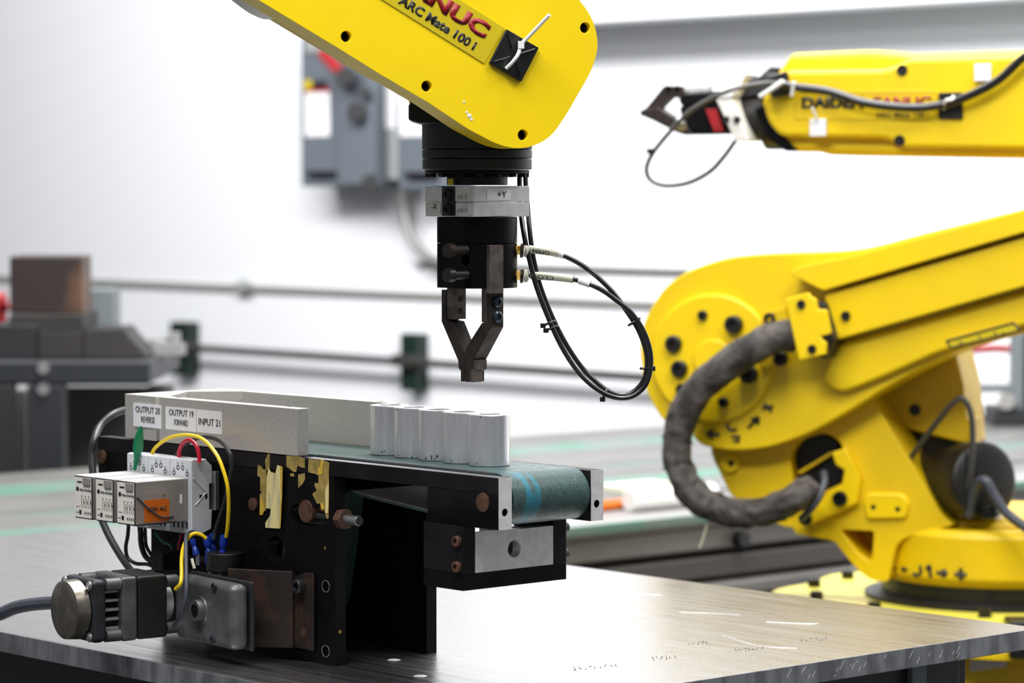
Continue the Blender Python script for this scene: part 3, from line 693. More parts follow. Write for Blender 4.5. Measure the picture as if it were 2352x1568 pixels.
# corner seen at px 440 on the socket's right front edge
fr = V(440, 1140, x=xs)          # front right edge of the right socket
ydep0, ydep1 = fr.y, Y0-.0062
z_top = V(440, 1057, x=xs).z; z_bot = V(440, 1226, x=xs).z
labs = ['left light grey relay socket, under the green wire', 'middle light grey relay socket between its two twins', 'right light grey relay socket nearest the arched yellow wire']
for i in range(3):
    x1 = xs-(2-i)*(SW+.0006); x0 = x1-SW
    yf = ydep0
    s = thing('relay_socket', labs[i], 'relay socket', ((x0+x1)/2, (yf+ydep1)/2, z_bot), 'relay sockets on the conveyor side')
    body = MB().prism([Vector((x0, y, z)) for y, z in ((yf, z_bot), (yf, z_top), (yf+.004, z_top+.0008), (yf+.008, z_top-.001), (ydep1-.006, z_top+.0005), (ydep1-.006, z_top-.001), (ydep1, z_top-.006), (ydep1, z_top-.022), (ydep1-.003, z_top-.022), (ydep1-.003, z_bot+.02), (ydep1, z_bot+.02), (ydep1-.001, z_bot+.003), (yf+.008, z_bot-.002))], (SW, 0, 0))
    part('socket_body', body, M['socket'], s, .0007)
    for k, (dx, dz) in enumerate(((.0055, -.0125), (.0115, -.0075), (.0185, -.0075), (.0252, -.0125))):
        c = Vector((x0+dx+.001, yf, z_top+dz))
        part('terminal_screw', MB().lathe(c+Vector((0, .0004, 0)), NY, [(0, .0023), (.0006, .0023), (.0006, .0014), (.0002, .0012)], 14), M['motorgray'], s)
        text('%d' % (34, 22, 12, 14)[k], c+Vector((-.0012, -.0002, .0031)), c+Vector((.0014, -.0002, .0031)), .0016, Zv, M['ink'], s, depth=.0001)
    text('Allen-Bradley', Vector((x0+.0075, yf, z_top-.0195)), Vector((x0+.0225, yf, z_top-.0195)), .0022, Zv, M['ink'], s, depth=.0001, bold=.02)
    for dx in (.006, .0125, .019, .0255):
        part('terminal_slot', MB().bb(x0+dx-.0012, x0+dx+.0012, yf-.0002, yf+.001, z_bot+.004, z_bot+.010), M['motorgray'], s)
    if i == 2:
        for (dz, dy) in ((.0, .010), (.0, .016), (.0, .022)):
            part('side_recess', MB().bb(x1-.0002, x1+.0002, yf+dy-.0014, yf+dy+.0014, .132, .136), M['motorgray'], s)
        part('side_clip', MB().tube([Vector((x1+.0004, yf+.0015, .151)), Vector((x1+.0004, yf+.016, .138)), Vector((x1+.0004, yf+.004, .127))], .0005, 6), M['socket'], s)
# relays: right face edge px 310 ; front plane
r3 = V(309, 1110, x=xs-.0052)
yr = r3.y
rz1 = V(309, 1108, x=xs-.0052).z; rz0 = V(309, 1208, x=xs-.0052).z
RWd = .0275
labr = ['leftmost plug-in relay with clear case and cream label face', 'middle plug-in relay between the other two', 'rightmost plug-in relay showing its orange coil through the case']
for i in range(3):
    x1 = xs-.0052-(2-i)*.0329; x0 = x1-RWd
    ya, yb = yr, ydep0-.0006
    r_ = thing('plug_in_relay', labr[i], 'relay', ((x0+x1)/2, (ya+yb)/2, rz0), 'plug-in relays')
    part('base_frame', MB().bb(x0, x1, yb-.012, yb, rz0, rz1-.001), M['relay_side'], r_, .001)
    part('case_top', MB().bb(x0, x1, ya+.001, yb, rz1-.001, rz1+.0004), M['casetop'], r_, .0004)
    part('case_bottom', MB().bb(x0+.0005, x1-.0005, ya+.001, yb-.012, rz0, rz0+.001), M['blackplastic'], r_)
    part('inner_core', MB().bb(x0+.004, x1-.004, ya+.0035, yb-.013, rz0+.0012, rz0+.024), M['orange'] if i == 2 else M['blackplastic'], r_, .001)
    part('contact_block', MB().bb(x0+.005, x1-.0025, ya+.003, yb-.018, rz0+.026, rz1-.004), M['casetop'], r_, .0006)
    part('case_wall', MB().bb(x1-.0008, x1, ya+.001, yb-.012, rz0+.001, rz1-.001), M['clear'], r_)
    part('case_wall', MB().bb(x0, x0+.0008, ya+.001, yb-.012, rz0+.001, rz1-.001), M['clear'], r_)
    f = part('label_face', MB().bb(x0+.0012, x1-.0012, ya, ya+.001, rz0+.0012, rz1-.0012), M['relayface'], r_)
    part('face_border', MB().bb(x0, x1, ya+.0005, ya+.0018, rz0, rz1), M['ink'], r_, .0008)
    part('test_lever', MB().bb(x1-.0125, x1-.0018, ya-.0016, ya+.0005, rz1-.0078, rz1-.0008), M['relay_side'], f, .0006)
    fy = ya-.0001
    def L(dx, dz): return Vector((x0+dx, fy, rz1+dz))
    text('Allen-Bradley', L(.0085, -.0135), L(.0275, -.0135), .0026, Zv, M['ink'], f, bold=.02, depth=.0001)
    part('emblem', MB().lathe(L(.0052, -.0118)+Vector((0, .0002, 0)), NY, [(0, .0021), (.0003, .0021)], 18), M['motorgray'], f)
    part('printed_bar', MB().bb(x0+.005, x0+.012, fy-.0001, fy+.0004, rz1-.0062, rz1-.0047), M['finger'], f)
    dg = MB()
    for k in range(6):
        xx = x0+.0115+k*.0027; dg.bb(xx, xx+.0004, fy-.0001, fy+.0004, rz1-.0285, rz1-.0175-(k % 2)*.002)
        if k % 2 == 0: dg.bb(xx, xx+.0018, fy-.0001, fy+.0004, rz1-.0178, rz1-.0174)
        else: dg.box((xx+.0008, fy, rz1-.0225), (.0004, .0005, .004), (Vector((.9, 0, .44)), Vector((0, 1, 0)), Vector((-.44, 0, .9))))
    o = part('circuit_diagram', dg, M['finger'], f)
    dg = MB()
    for k in range(4): dg.bb(x0+.016+k*.0029, x0+.0172+k*.0029, fy-.0001, fy+.0004, rz0+.0042, rz0+.0066)
    dg.bb(x0+.0078, x0+.0112, fy-.0001, fy+.0004, rz0+.0040, rz0+.0078)
    dg.bb(x0+.003, x0+.0068, fy-.0001, fy+.0004, rz0+.0052, rz0+.0058).bb(x0+.003, x0+.0085, fy-.0001, fy+.0004, rz0+.0105, rz0+.0109)
    part('printed_marks', dg, M['ink'], f)
    if i == 2:
        cl = part('coil_print', MB().bb(x1-.0006, x1+.0001, ya+.010, yb-.020, rz0+.0022, rz0+.022), M['orange'], r_)
        a = Vector((x1+.0002, yb-.022, rz0+.017)); 
        text('120V AC', Vector((x1+.0001, ya+.014, rz0+.0115)), Vector((x1+.0001, yb-.023, rz0+.0115)), .0042, Zv, M['ink'], cl, depth=.0001, bold=.02, n=NX)
        part('release_slot', MB().bb(x1-.0004, x1+.0002, yb-.0085, yb-.0060, rz0+.0165, rz0+.0245), M['paper'], r_)
        part('indicator', MB().lathe(Vector((x1, ya+.031, rz1-.0125)), NX, [(0, .0011), (.0006, .0009)], 10), M['brass'], r_)
        part('lead_wire', MB().tube(spline([Vector((x1+.0006, ya+.002, rz1-.013)), Vector((x1+.0012, ya+.015, rz0+.014)), Vector((x1+.0012, ya+.028, rz0+.006)), Vector((x1+.0006, ya+.041, rz0+.0058))]), .0008, 8), M['rubber_gray'], r_)
        part('case_panel', MB().bb(x1-.0004, x1+.0001, yb-.0195, yb-.012, rz0+.001, rz1-.001), M['relay_side'], r_)

# ------------------------------------------------ wires and cables
def wire(name, pts, r, m, lab, cat='wire', sub=8, seg=10):
    o = part(name, MB().tube(spline(pts, sub), r, seg), M[m], None); tag(o, lab, cat); return o
K3 = lambda x, y: (100+x*.21688, 980+y*.21688)
def W(x, y, yy): return V(*K3(x, y), y=yy)
zts = z_top+.0025
w1 = wire('wire', [W(1150, 290, 1.612), W(1180, 225, 1.612), W(1280, 145, 1.611), W(1400, 98, 1.609), W(1550, 90, 1.606), W(1700, 140, 1.603), W(1830, 290, 1.602), W(1900, 450, 1.602), W(1950, 640, 1.603), W(1960, 850, 1.606), W(1950, 1050, 1.609), W(1935, 1165, 1.611)], .00165, 'wyellow', 'yellow wire arching high from the relay sockets to a blue terminal')
wire('wire', [W(1436, 320, 1.615), W(1440, 250, 1.614), W(1475, 175, 1.613), W(1535, 140, 1.612), W(1600, 175, 1.611), W(1640, 260, 1.611), W(1652, 380, 1.611)], .00185, 'wred', 'short red wire looping over the right relay socket')
gw = part('wire', MB().tube([W(965, 460, 1.600), W(985, 330, 1.601), W(1000, 230, 1.602), W(1010, 120, 1.602), W(1028, 20, 1.602), W(1034, -10, 1.602)], lambda i, k: (.0016, .0022, .0048, .0042, .0022, .0004)[i] * (1 if abs(math.cos(k)) > .5 else .6), 10), M['wgreen'], None)
tag(gw, 'flared green wire end standing up between two relay sockets', 'wire')
wire('wire', [W(1390, 320, 1.622), W(1480, 210, 1.620), W(1600, 130, 1.618), W(1750, 110, 1.617), W(1880, 160, 1.616), W(1975, 280, 1.616), W(1995, 420, 1.617), W(1970, 580, 1.618), W(1930, 750, 1.619), W(1870, 950, 1.620), W(1820, 1100, 1.620), W(1800, 1200, 1.618)], .0019, 'wdark', 'dark grey wire looping behind the arched yellow wire')
K1 = lambda x, y: (x*.45147, 860+y*.45147)
def W1(x, y, yy): return V(*K1(x, y), y=yy)
wire('cable', [W1(720, 178, 1.70), W1(640, 180, 1.680), W1(570, 205, 1.66), W1(510, 260, 1.645), W1(480, 330, 1.630), W1(468, 410, 1.626), W1(475, 520, 1.622), W1(500, 680, 1.620), W1(545, 800, 1.62), W1(600, 900, 1.62), W1(650, 975, 1.62), W1(700, 1040, 1.62)], .0035, 'wdark', 'dark grey cable curving round the left end of the conveyor', 'cable')
wire('wire', [W1(655, 750, 1.61), W1(650, 820, 1.61), W1(640, 880, 1.61), W1(650, 930, 1.61), W1(690, 960, 1.612), W1(750, 965, 1.615), W1(800, 985, 1.617)], .0018, 'wblack', 'thin black wire hanging below the middle relay', 'wire')
wire('wire', [W1(710, 740, 1.615), W1(715, 800, 1.615), W1(720, 870, 1.616), W1(745, 930, 1.617), W1(800, 960, 1.618), W1(870, 975, 1.618)], .0026, 'wblack', 'thicker black wire hanging below the right relay', 'wire')
wire('wire', [W1(738, 760, 1.62), W1(740, 830, 1.62), W1(748, 880, 1.62), W1(790, 950, 1.62)], .0016, 'wblack', 'short black wire behind the thicker black wire', 'wire')
wire('wire', [W1(790, 800, 1.625), W1(830, 850, 1.622), W1(870, 870, 1.622), W1(890, 930, 1.62)], .0012, 'wgreen', 'thin dark green wire in the shadow under the sockets', 'wire')
wire('wire', [W1(925, 810, 1.625), W1(910, 870, 1.622), W1(900, 950, 1.62)], .0014, 'wred', 'thin red wire in the shadow under the right socket', 'wire')
wire('cable', [V(-60, 1430, y=1.53), V(0, 1410, y=1.535), V(40, 1394, y=1.54), V(90, 1386, y=1.545), V(150, 1384, y=1.548), V(230, 1392, y=1.552)], .0062, 'rubber_gray', 'thick grey cable entering from the left behind the round motor cap', 'cable')
K4 = lambda x, y: (100+x*.28061, 1200+y*.28061)
def W4(x, y, yy): return V(*K4(x, y), y=yy)
wire('wire', [W4(1330, 130, 1.604), W4(1290, 100, 1.600), W4(1230, 90, 1.594), W4(1180, 130, 1.588), W4(1145, 200, 1.580), W4(1130, 300, 1.572), W4(1130, 420, 1.566), W4(1120, 500, 1.562), W4(1080, 545, 1.562)], .0017, 'wyellow', 'yellow wire dropping in an S from a blue terminal to the motor')
wire('wire', [W4(1230, 75, 1.603), W4(1190, 82, 1.594), W4(1168, 110, 1.580), W4(1165, 200, 1.570), W4(1168, 400, 1.558), W4(1165, 600, 1.552), W4(1130, 740, 1.552), W4(1070, 840, 1.560)], .0018, 'rubber_gray', 'grey wire hanging beside the yellow one down the motor front')
wire('wire', [W4(1215, 300, 1.592), W4(1225, 340, 1.59), W4(1235, 375, 1.59)], .0014, 'cream', 'short cream wire stub beside the blue terminals')
# blue spade terminals
def spade(px0, py0, px1, py1, lab, r=.0038, y=1.611):
    a = V(px0, py0, y=y); b = V(px1, py1, y=y); t = thing('spade_terminal', lab, 'terminal', b, 'blue spade terminals'); ax = b-a; L_ = ax.length
    part('sleeve', MB().lathe(a, ax, [(0, r*.85), (L_*.25, r), (L_*.45, r*.55), (L_*.5, r*.75), (L_*.75, r), (L_, r*1.05)], 16), M['blue'], t)
    part('blade', MB().box(b+ax.normalized()*.004, (.005, .0012, .010)), M['steel'], t)
spade(515, 1230, 508, 1300, 'blue spade terminal on the end of the tall arched yellow wire')
spade(475, 1230, 482, 1297, 'blue spade terminal on the short S-shaped yellow wire')
spade(490, 1226, 487, 1280, 'blue spade terminal standing behind the two front blue ones', y=1.6195)
spade(442, 1238, 452, 1275, 'smallest blue spade terminal, leaning at the left of the group', .0030, 1.606)

# ------------------------------------------------ aluminium cylinders on the belt
cz0 = bz+BR+.0002
r_c = .01715
cyl_lab = ['aluminium tube slug farthest back, beside the rear guide block', 'second aluminium tube slug from the rear of the row', 'middle aluminium tube slug of the five', 'fourth aluminium tube slug, just behind the front one', 'front aluminium tube slug nearest the belt end']
prev = None
c5 = V(1123.5, 1072, z=cz0) + D*r_c*.98
rowdir = (Vector((-1, .055, 0))).normalized()
for i in range(5):
    k = 4-i; c = c5+rowdir*(k*.0346)
    t = MB(); ri = .0095
    t.lathe((c.x, c.y, cz0), Zv, [(0, r_c-.0005), (.0005, r_c), (.0420, r_c), (.0426, r_c-.0006), (.0426, ri+.0004), (.0422, ri), (.004, ri)], 48)
    o = part('aluminium_slug', t, M['alu_cyl'], None)
    nk = MB()
    for _ in range((5, 4, 7, 2, 2)[i]):
        an = random.uniform(-1.0, .5); dv = (-D*math.cos(an)+R*math.sin(an)); zz_ = cz0+random.choice((.001, .002, .003, .004, .041)); 
        nk.box((c.x+dv.x*r_c, c.y+dv.y*r_c, zz_), (random.uniform(.0006, .0016), .0003, random.uniform(.0006, .002)), (Vector((-dv.y, dv.x, 0)), dv, Zv))
    part('nick', nk, M['steel_dark'], o)
    tag(o, cyl_lab[i], 'metal cylinder', 'aluminium slugs on the belt')

# ================================================================== ROBOT 1 (front, hanging gripper)
AXC = V(1096, 450, d=2.60)
ra = thing('gripper_robot_arm', 'yellow industrial robot arm hanging in from the top holding a black gripper', 'robot arm', (AXC.x, AXC.y, .52))
P1 = Plane(V(1100, 200, d=2.500), -22)
def Z1(py, px=1096, d=2.6): return V(px, py, d=d).z
face = [(-220, -490), (560, -20), (767, 105), (875, 172), (984, 236), (1074, 296, 10), (1146, 334, 40), (1200, 344, 50), (1262, 320, 40), (1302, 262, 30), (1360, 160, 40), (1376, 105, 50), (1362, 40, 50), (1300, -40, 40), (1250, -72), (200, -705)]
fp = rounded(face, 8)
f3 = [P1.at(*p) for p in fp]
cover = part('arm_cover', MB().prism(f3, -P1.n*.034), M['yellow'], ra)
c1_holes = [(795, 84), (980, 198), (1344, 64), (1201, 310)]
carve(cover, [MB().cyl(P1.at(x, y)+P1.n*.01, P1.at(x, y)-P1.n*.018, .0045, 24) for x, y in c1_holes])
bev(cover, .0032, 4, 50)
for x, y in c1_holes:
    part('cap_screw', MB().lathe(P1.at(x, y)-P1.n*.0178, P1.n, [(0, .004), (.012, .004), (.012, .0022), (.008, .0022)], 18), M['black'], ra)
ctr = Vector((900, -150))
inset = [(c[0]+(0 if True else 0), c[1]) for c in fp]
bk = [P1.at(x+(-5 if x > 1250 else 3), y+(-5 if x < 1250 else 0), -.0345) for x, y in fp]
part('arm_body', MB().prism(bk, -P1.n*.012), M['finger_lt'], ra, .001, label='grey seam layer behind the yellow arm cover')
# upper arm body deeper (rear yellow casting) kept above the wrist
dp = [P1.at(x, y, -.047) for x, y in ((-220, -510), (540, -50), (900, 168), (1000, 215), (1100, 150), (1240, 60), (1270, -60), (200, -725))]
part('arm_casting', MB().prism(dp, -P1.n*.075), M['yellow2'], ra, .004)
bumpp = rounded([(480, -90), (570, -8, 10), (612, 24, 20), (655, 42, 20), (700, 20, 10), (720, -20)])
part('cable_box', MB().prism([P1.at(x, y, -.06) for x, y in bumpp], -P1.n*.05), M['alu'], ra, .002)
# rear yellow lug + wrist housing
part('wrist_lug', MB().prism([V(x, y, d=2.57) for x, y in ((934, 200), (940, 240), (1000, 243), (1010, 215), (990, 190))], D*.06), M['yellow2'], ra, .002)
wh = rounded([(938, 242), (938, 276, 6), (966, 284, 6), (1150, 290), (1210, 300), (1210, 180), (1020, 180), (950, 225)])
part('wrist_housing', MB().prism([V(x, y, d=2.562) for x, y in wh], D*.07), M['blackcast'], ra, .003)
RW_ = 126.5/FPX*2.6
def zz(py): return Z1(py)
c = AXC
def ring(py0, py1, r, nm, m, bw=.0008, px=None): return part(nm, MB().cyl((c.x, c.y, zz(py1)), (c.x, c.y, zz(py0)), r, 64), m, ra, bw)
ring(256, 343, RW_, 'wrist_drum', M['blackcast'])
ring(344, 364, RW_*.998, 'wrist_ring', M['blackcast'])
ring(365, 389, RW_*.994, 'wrist_ring', M['blackcast'])
ring(390, 399, RW_*.95, 'wrist_flange', M['black'])
for k in range(16):
    a = 2*math.pi*k/16+.1; q = Vector((c.x+math.cos(a)*RW_*.88, c.y+math.sin(a)*RW_*.88, zz(399)))
    part('flange_screw', MB().cyl(q, q-Vector((0, 0, .0028)), .003, 10), M['black2'], ra)
ring(399.2, 405, RW_*.72, 'wrist_collar', M['black'])
ring(405.2, 425, 70/FPX*2.6, 'wrist_neck', M['blackcast'])
q = V(1035, 418, d=2.6-.022); part('yellow_mark', MB().box(q, (.0045, .004, .0055), AX), M['yellow'], ra)
# tool changer plates: square 63 x 62, corner at px 1088
hx, hy = .0315, .0315
def sqp(py0, py1, nm, sc, m, dx=0, dz=0):
    o = part(nm, MB().bb(c.x-hx*sc+dx, c.x+hx*sc+dx, c.y-hy*sc, c.y+hy*sc, zz(py1), zz(py0)), m, ra, .0007); return o
p1_ = sqp(427, 463.5, 'adapter_plate', 1.0, M['alu_bright'])
p2_ = sqp(464.2, 497, 'adapter_plate', .99, M['alu_bright'])
yf = c.y-hy; zA0, zA1 = zz(463), zz(430); zB0, zB1 = zz(495), zz(464)
def fx(px): return V(px, 460, y=yf).x
def fyy(px): return V(px, 460, x=c.x+hx).y
part('clamp_slot', MB().bb(fx(1017), fx(1045), yf-.0012, yf+.002, zB0, zA1+.001), M['motorgray'], ra, .0003)
for z in ((zA0+zA1)/2, (zB0+zB1)/2):
    part('button_screw', MB().lathe(Vector(((fx(1026)+fx(1039))/2, yf-.0012, z)), NY, [(0, .0055), (.0015, .0052), (.003, .0035), (.003, .0018), (.0015, .0018)], 20), M['rust'], ra)
def tag_plate(px0, px1, py0, py1, side, txt=None, tp=None, m='paper', tm='ink'):
    if side == 'y':
        x0, x1 = fx(px0), fx(px1); o = part('paper_sticker', MB().bb(x0, x1, yf-.0004, yf+.0005, zz(py1), zz(py0)), M[m], ra)
        if txt: text(txt, Vector((fx(tp[0]), yf-.0004, zz(tp[2]))), Vector((fx(tp[1]), yf-.0004, zz(tp[2]))), tp[3], Zv, M[tm], o, depth=.0001)
    else:
        xx = c.x+hx; y0, y1 = fyy(px0), fyy(px1); o = part('paper_sticker', MB().bb(xx-.0005, xx+.0004, y0, y1, zz(py1), zz(py0)), M[m], ra)
        if txt: text(txt, Vector((xx+.0004, fyy(tp[0]), zz(tp[2]))), Vector((xx+.0004, fyy(tp[1]), zz(tp[2]))), tp[3], Zv, M[tm], o, depth=.0001)
tag_plate(979, 1012, 467, 488, 'y', '-X', (993, 1005, 480, .0045), 'relayface')
tag_plate(1048, 1083, 434, 461, 'y', 'rob A', (1052, 1075, 457, .0052), 'relayface', 'ghost')
tag_plate(1048, 1083, 468, 492, 'y', 'rob A', (1052, 1075, 488, .0050), 'alu_bright', 'ghost')
tag_plate(1118, 1172, 433, 459, 'x', '+Y', (1142, 1162, 453, .0052))
# gripper body: round r=34 with flat on -Y side
gr_r = .0340
def ground(py0, py1, nm, m, r=gr_r):
    pts = []
    fl = -.0285*r/gr_r
    for k in range(72):
        a = 2*math.pi*k/72; x = r*math.cos(a); y = r*math.sin(a)
        pts.append((x, max(y, fl)))
    return MB().prism([Vector((c.x+x, c.y+y, zz(py1))) for x, y in pts], (0, 0, zz(py0)-zz(py1)))
# note: the flat faces the viewer's left (-Y); its right corner falls near px 1066
gt = part('gripper_cap', ground(498, 557.5, 0, 0), M['black'], ra, .0006)
gbod = part('gripper_body', ground(558.5, 660, 0, 0), M['black'], ra)
yfl = c.y-.0285
carve(gbod, [MB().cyl(V(1068, 597, y=yfl)+Vector((0, -.02, 0)), V(1068, 597, y=yfl)+Vector((0, .02, 0)), .0045, 20),
             MB().cyl(V(998, 598, y=yfl)+Vector((-.004, -.01, 0)), V(998, 598, y=yfl)+Vector((-.004, .05, 0)), .004, 20)])
bev(gbod, .0006)
for py in (575, 632):
    a = V(1026, py, d=2.553); 
    part('cap_screw', MB().lathe(a, -NY, [(0, .0032), (0, .0058), (.006, .006), (.0062, .0038), (.022, .0038)], 24), M['rust'] if py < 600 else M['blackplastic'], ra)
    part('screw_socket', MB().cyl(a-Vector((0, .0001, 0)), a+Vector((0, .001, 0)), .003, 6), M['blackplastic'], ra)
# jaws and fingers.  1.816 px per mm along X at this depth
yj = c.y-.008                         # near face of the fingers
def X_(px, y): return V(px, 700, y=y).x
def jaw(px0, px1, y0, y1, py0, py1, nm, m, bw=.0004, par=None):
    return part(nm, MB().bb(X_(px0, y0), X_(px1, y0), y0, y1, zz(py1), zz(py0)), m, par or ra, bw)
yj = V(1127, 700, x=c.x+.0255).y; yk = yj+.0145
xl0 = X_(1014, yj); xl1 = X_(1025.5, yj); xl2 = X_(1043, yj)
xr0 = X_(1105, yj); xr1 = X_(1127, yj)
zt = zz(662)
# left jaw + finger
part('jaw', MB().bb(xl1, xl2, yj+.0005, yk-.001, zz(735), zt+.004), M['finger_lt'], ra, .0003)
def finger(pts, nm, m):
    P3 = [Vector((V(px, py, y=yj).x, yj, V(px, py, y=yj).z)) for px, py in pts]
    return part(nm, MB().prism(P3, (0, .0145, 0)), m, ra, .0004)
fl_ = finger([(1014, 665), (1025, 665), (1025, 735), (1037, 738), (1061, 798), (1068, 812), (1068, 876), (1058, 876), (1058, 851), (1053, 846), (1052, 828), (1014, 738)], 'finger', M['finger'])
# right jaw + finger
part('jaw', MB().bb(xr0, X_(1117, yj), yj+.0005, yk-.001, zz(739), zt+.004), M['finger_lt'], ra, .0003)
fr_ = finger([(1117, 672), (1127, 672), (1127, 741), (1127, 752), (1086, 829), (1086, 850), (1083, 853), (1083, 877), (1069, 877), (1069, 800), (1106, 742), (1117, 738)], 'finger', M['finger'])
part('finger_tip', MB().bb(X_(1081, yj), X_(1088, yj), yj-.0012, yj+.010, zz(878), zz(848)), M['finger_lt'], ra, .0005)
part('finger_tip', MB().bb(X_(1079, yj), X_(1090, yj), yj+.0005, yj+.014, zz(849), zz(826)), M['finger_lt'], ra, .0005)
xs2 = X_(1127, yj)
for py in (693, 727):
    cc = V(1143, py, x=xs2); cc = Vector((xs2, (yj+yk)/2, cc.z))
    part('button_screw', MB().lathe(cc, NX, [(0, .0052), (.0014, .005), (.0028, .0034), (.0028, .0017), (.0014, .0017)], 22), M['blued'], ra)
for py in (688, 716):
    cc = Vector((xl2, (yj+yk)/2, zz(py))); part('thread_hole', MB().cyl(cc-NX*.001, cc+NX*.0003, .0026, 16), M['blackplastic'], ra)
# tall jaw slide on the +X side of the body
xb_ = c.x+.0335
ys0 = V(1124, 600, x=xb_).y; ys1 = V(1156, 600, x=xb_).y
part('jaw_slide', MB().bb(c.x+.0265, xb_+.0005, ys0, ys1, zz(671), zz(561)), M['finger_lt'], ra, .0005)
# fittings
for py, lab in ((574, 1), (632, 2)):
    a = V(1184, py, d=2.60); dr_ = (V(1215, py+2, d=2.60)-a).normalized()
    part('hose_fitting', MB().lathe(a-dr_*.004, dr_, [(0, .0052), (.0045, .0056), (.005, .0045), (.0085, .0045)], 6), M['brass'], ra, .0003)
    part('fitting_collar', MB().lathe(a+dr_*.0040, dr_, [(0, .0062), (.002, .0065), (.003, .0050)], 24), M['finger'], ra)
    part('push_ring', MB().lathe(a+dr_*.0072, dr_, [(0, .0055), (.0025, .0055), (.004, .0038)], 20), M['cream'], ra)
K8 = lambda x, y: (900+.4847*x, 180+.4847*y)
def H(x, y, d=2.6): return V(*K8(x, y), d=d)
h1 = [H(605, 440, 2.625), H(606, 520, 2.62), H(612, 640, 2.61), H(630, 760, 2.60), H(655, 870, 2.598), H(685, 985, 2.596), H(742, 1135, 2.594), H(802, 1265, 2.592), H(872, 1375, 2.59), H(950, 1455, 2.588), H(1040, 1507, 2.588), H(1120, 1513, 2.588), H(1190, 1468, 2.588), H(1222, 1395, 2.588), H(1225, 1300, 2.588), H(1192, 1195, 2.588), H(1130, 1105, 2.588), H(1060, 1048, 2.588), H(1000, 1005, 2.588), H(930, 972, 2.59), H(860, 952, 2.595), H(770, 941, 2.598), H(640, 932, 2.6)]
h2 = [H(632, 440, 2.63), H(636, 520, 2.625), H(646, 640, 2.615), H(658, 760, 2.606), H(675, 870, 2.604), H(704, 985, 2.602), H(758, 1125, 2.6), H(822, 1252, 2.598), H(892, 1358, 2.598), H(962, 1432, 2.596), H(1045, 1492, 2.594), H(1120, 1498, 2.594), H(1182, 1448, 2.594), H(1208, 1380, 2.594), H(1204, 1290, 2.594), H(1168, 1190, 2.594), H(1112, 1100, 2.594), H(1045, 1010, 2.596), H(962, 930, 2.598), H(880, 872, 2.6), H(790, 832, 2.6), H(700, 815, 2.6), H(640, 808, 2.6)]
hz1 = part('air_hose', MB().tube(spline(h1, 8), .00215, 12), M['rubber'], ra)
hz2 = part('air_hose', MB().tube(spline(h2, 8), .00215, 12), M['rubber'], ra)
def sleeve_on(h, i0, i1, r, m, par, txt=None, sub=8):
    s = spline(h, sub)[i0:i1]; o = part('hose_marker', MB().tube(s, r, 14), M[m], par); return s
n1 = len(spline(h1, 8)); n2 = len(spline(h2, 8))
s1 = sleeve_on(h1, n1-17, n1-1, .00335, 'cream', hz1)
s2 = sleeve_on(h2, n2-17, n2-1, .0034, 'cream', hz2)
s3 = sleeve_on(h1, n1-26, n1-19, .0030, 'paper', hz1)
s4 = sleeve_on(h2, n2-19, n2-16, .0030, 'paper', hz2)
# CLOSE is written upside down on the lower marker
a = V(1272, 634, d=2.5875); b = V(1216, 628, d=2.5875)
text('CLOSE', a, b, .0036, -Zv, M['ink'], hz1, bold=.02, depth=.0002, n=-D)
a = V(1262, 577, d=2.5875); b = V(1224, 571, d=2.5875)
text('OPEN', a, b, .0034, -Zv, M['ink'], hz2, bold=.02, depth=.0002, n=-D)
def tie(px, py, r, nx, ny, m='blackplastic', d=2.595, par=None):
    q = V(px, py, d=d); dirn = (V(px+nx, py+ny, d=d)-q).normalized(); u, v = frame_of(dirn)
    pts = [q+u*(r*math.cos(2*math.pi*k/20))+v*(r*.62*math.sin(2*math.pi*k/20)) for k in range(21)]
    o = part('cable_tie', MB().tube(pts, .0011, 8), M[m], par or ra)
    s = (ny, -nx); l = math.hypot(*s); hp = V(px-s[0]/l*15, py-s[1]/l*15, d=d-.003)
    part('tie_head', MB().box(hp, (.0045, .0045, .004), AX), M[m], o, .0004)
tie(1261, 742, .0058, 8, 20); tie(1268, 753, .0058, 8, 20)
tie(1452, 742, .0055, -10, -16); tie(1484, 846, .0055, 0, -18); tie(1390, 903, .0058, 18, 8)
# printed label plate on the arm
lp = [(180, -438), (240, -508), (1159, 65), (1112, 146)]
e1 = (P1.at(1112, 146)-P1.at(780, -60)).normalized()
a_ = P1.at(1112, 146, .0004); b_ = P1.at(1159, 65, .0004); al = (P1.at(1112, 146)-P1.at(856, -14.5)).normalized()
part('name_plate', MB().prism([a_, b_, b_-al*.26, a_-al*.26], P1.n*.0003), M['olive'], ra, label='darker yellow printed name plate')
upn = (b_-a_).normalized()
bl = P1.at(911, -33, .0003); br = P1.at(1111, 91, .0003)
text('FANUC', bl, br, .0136, upn, M['red'], ra, bold=.055, n=P1.n)
bl = P1.at(913, 7, .0003); br = P1.at(1086, 116, .0003)
text('ARC Mate 100 i', bl, br, .0080, upn, M['ink'], ra, bold=.035, n=P1.n)
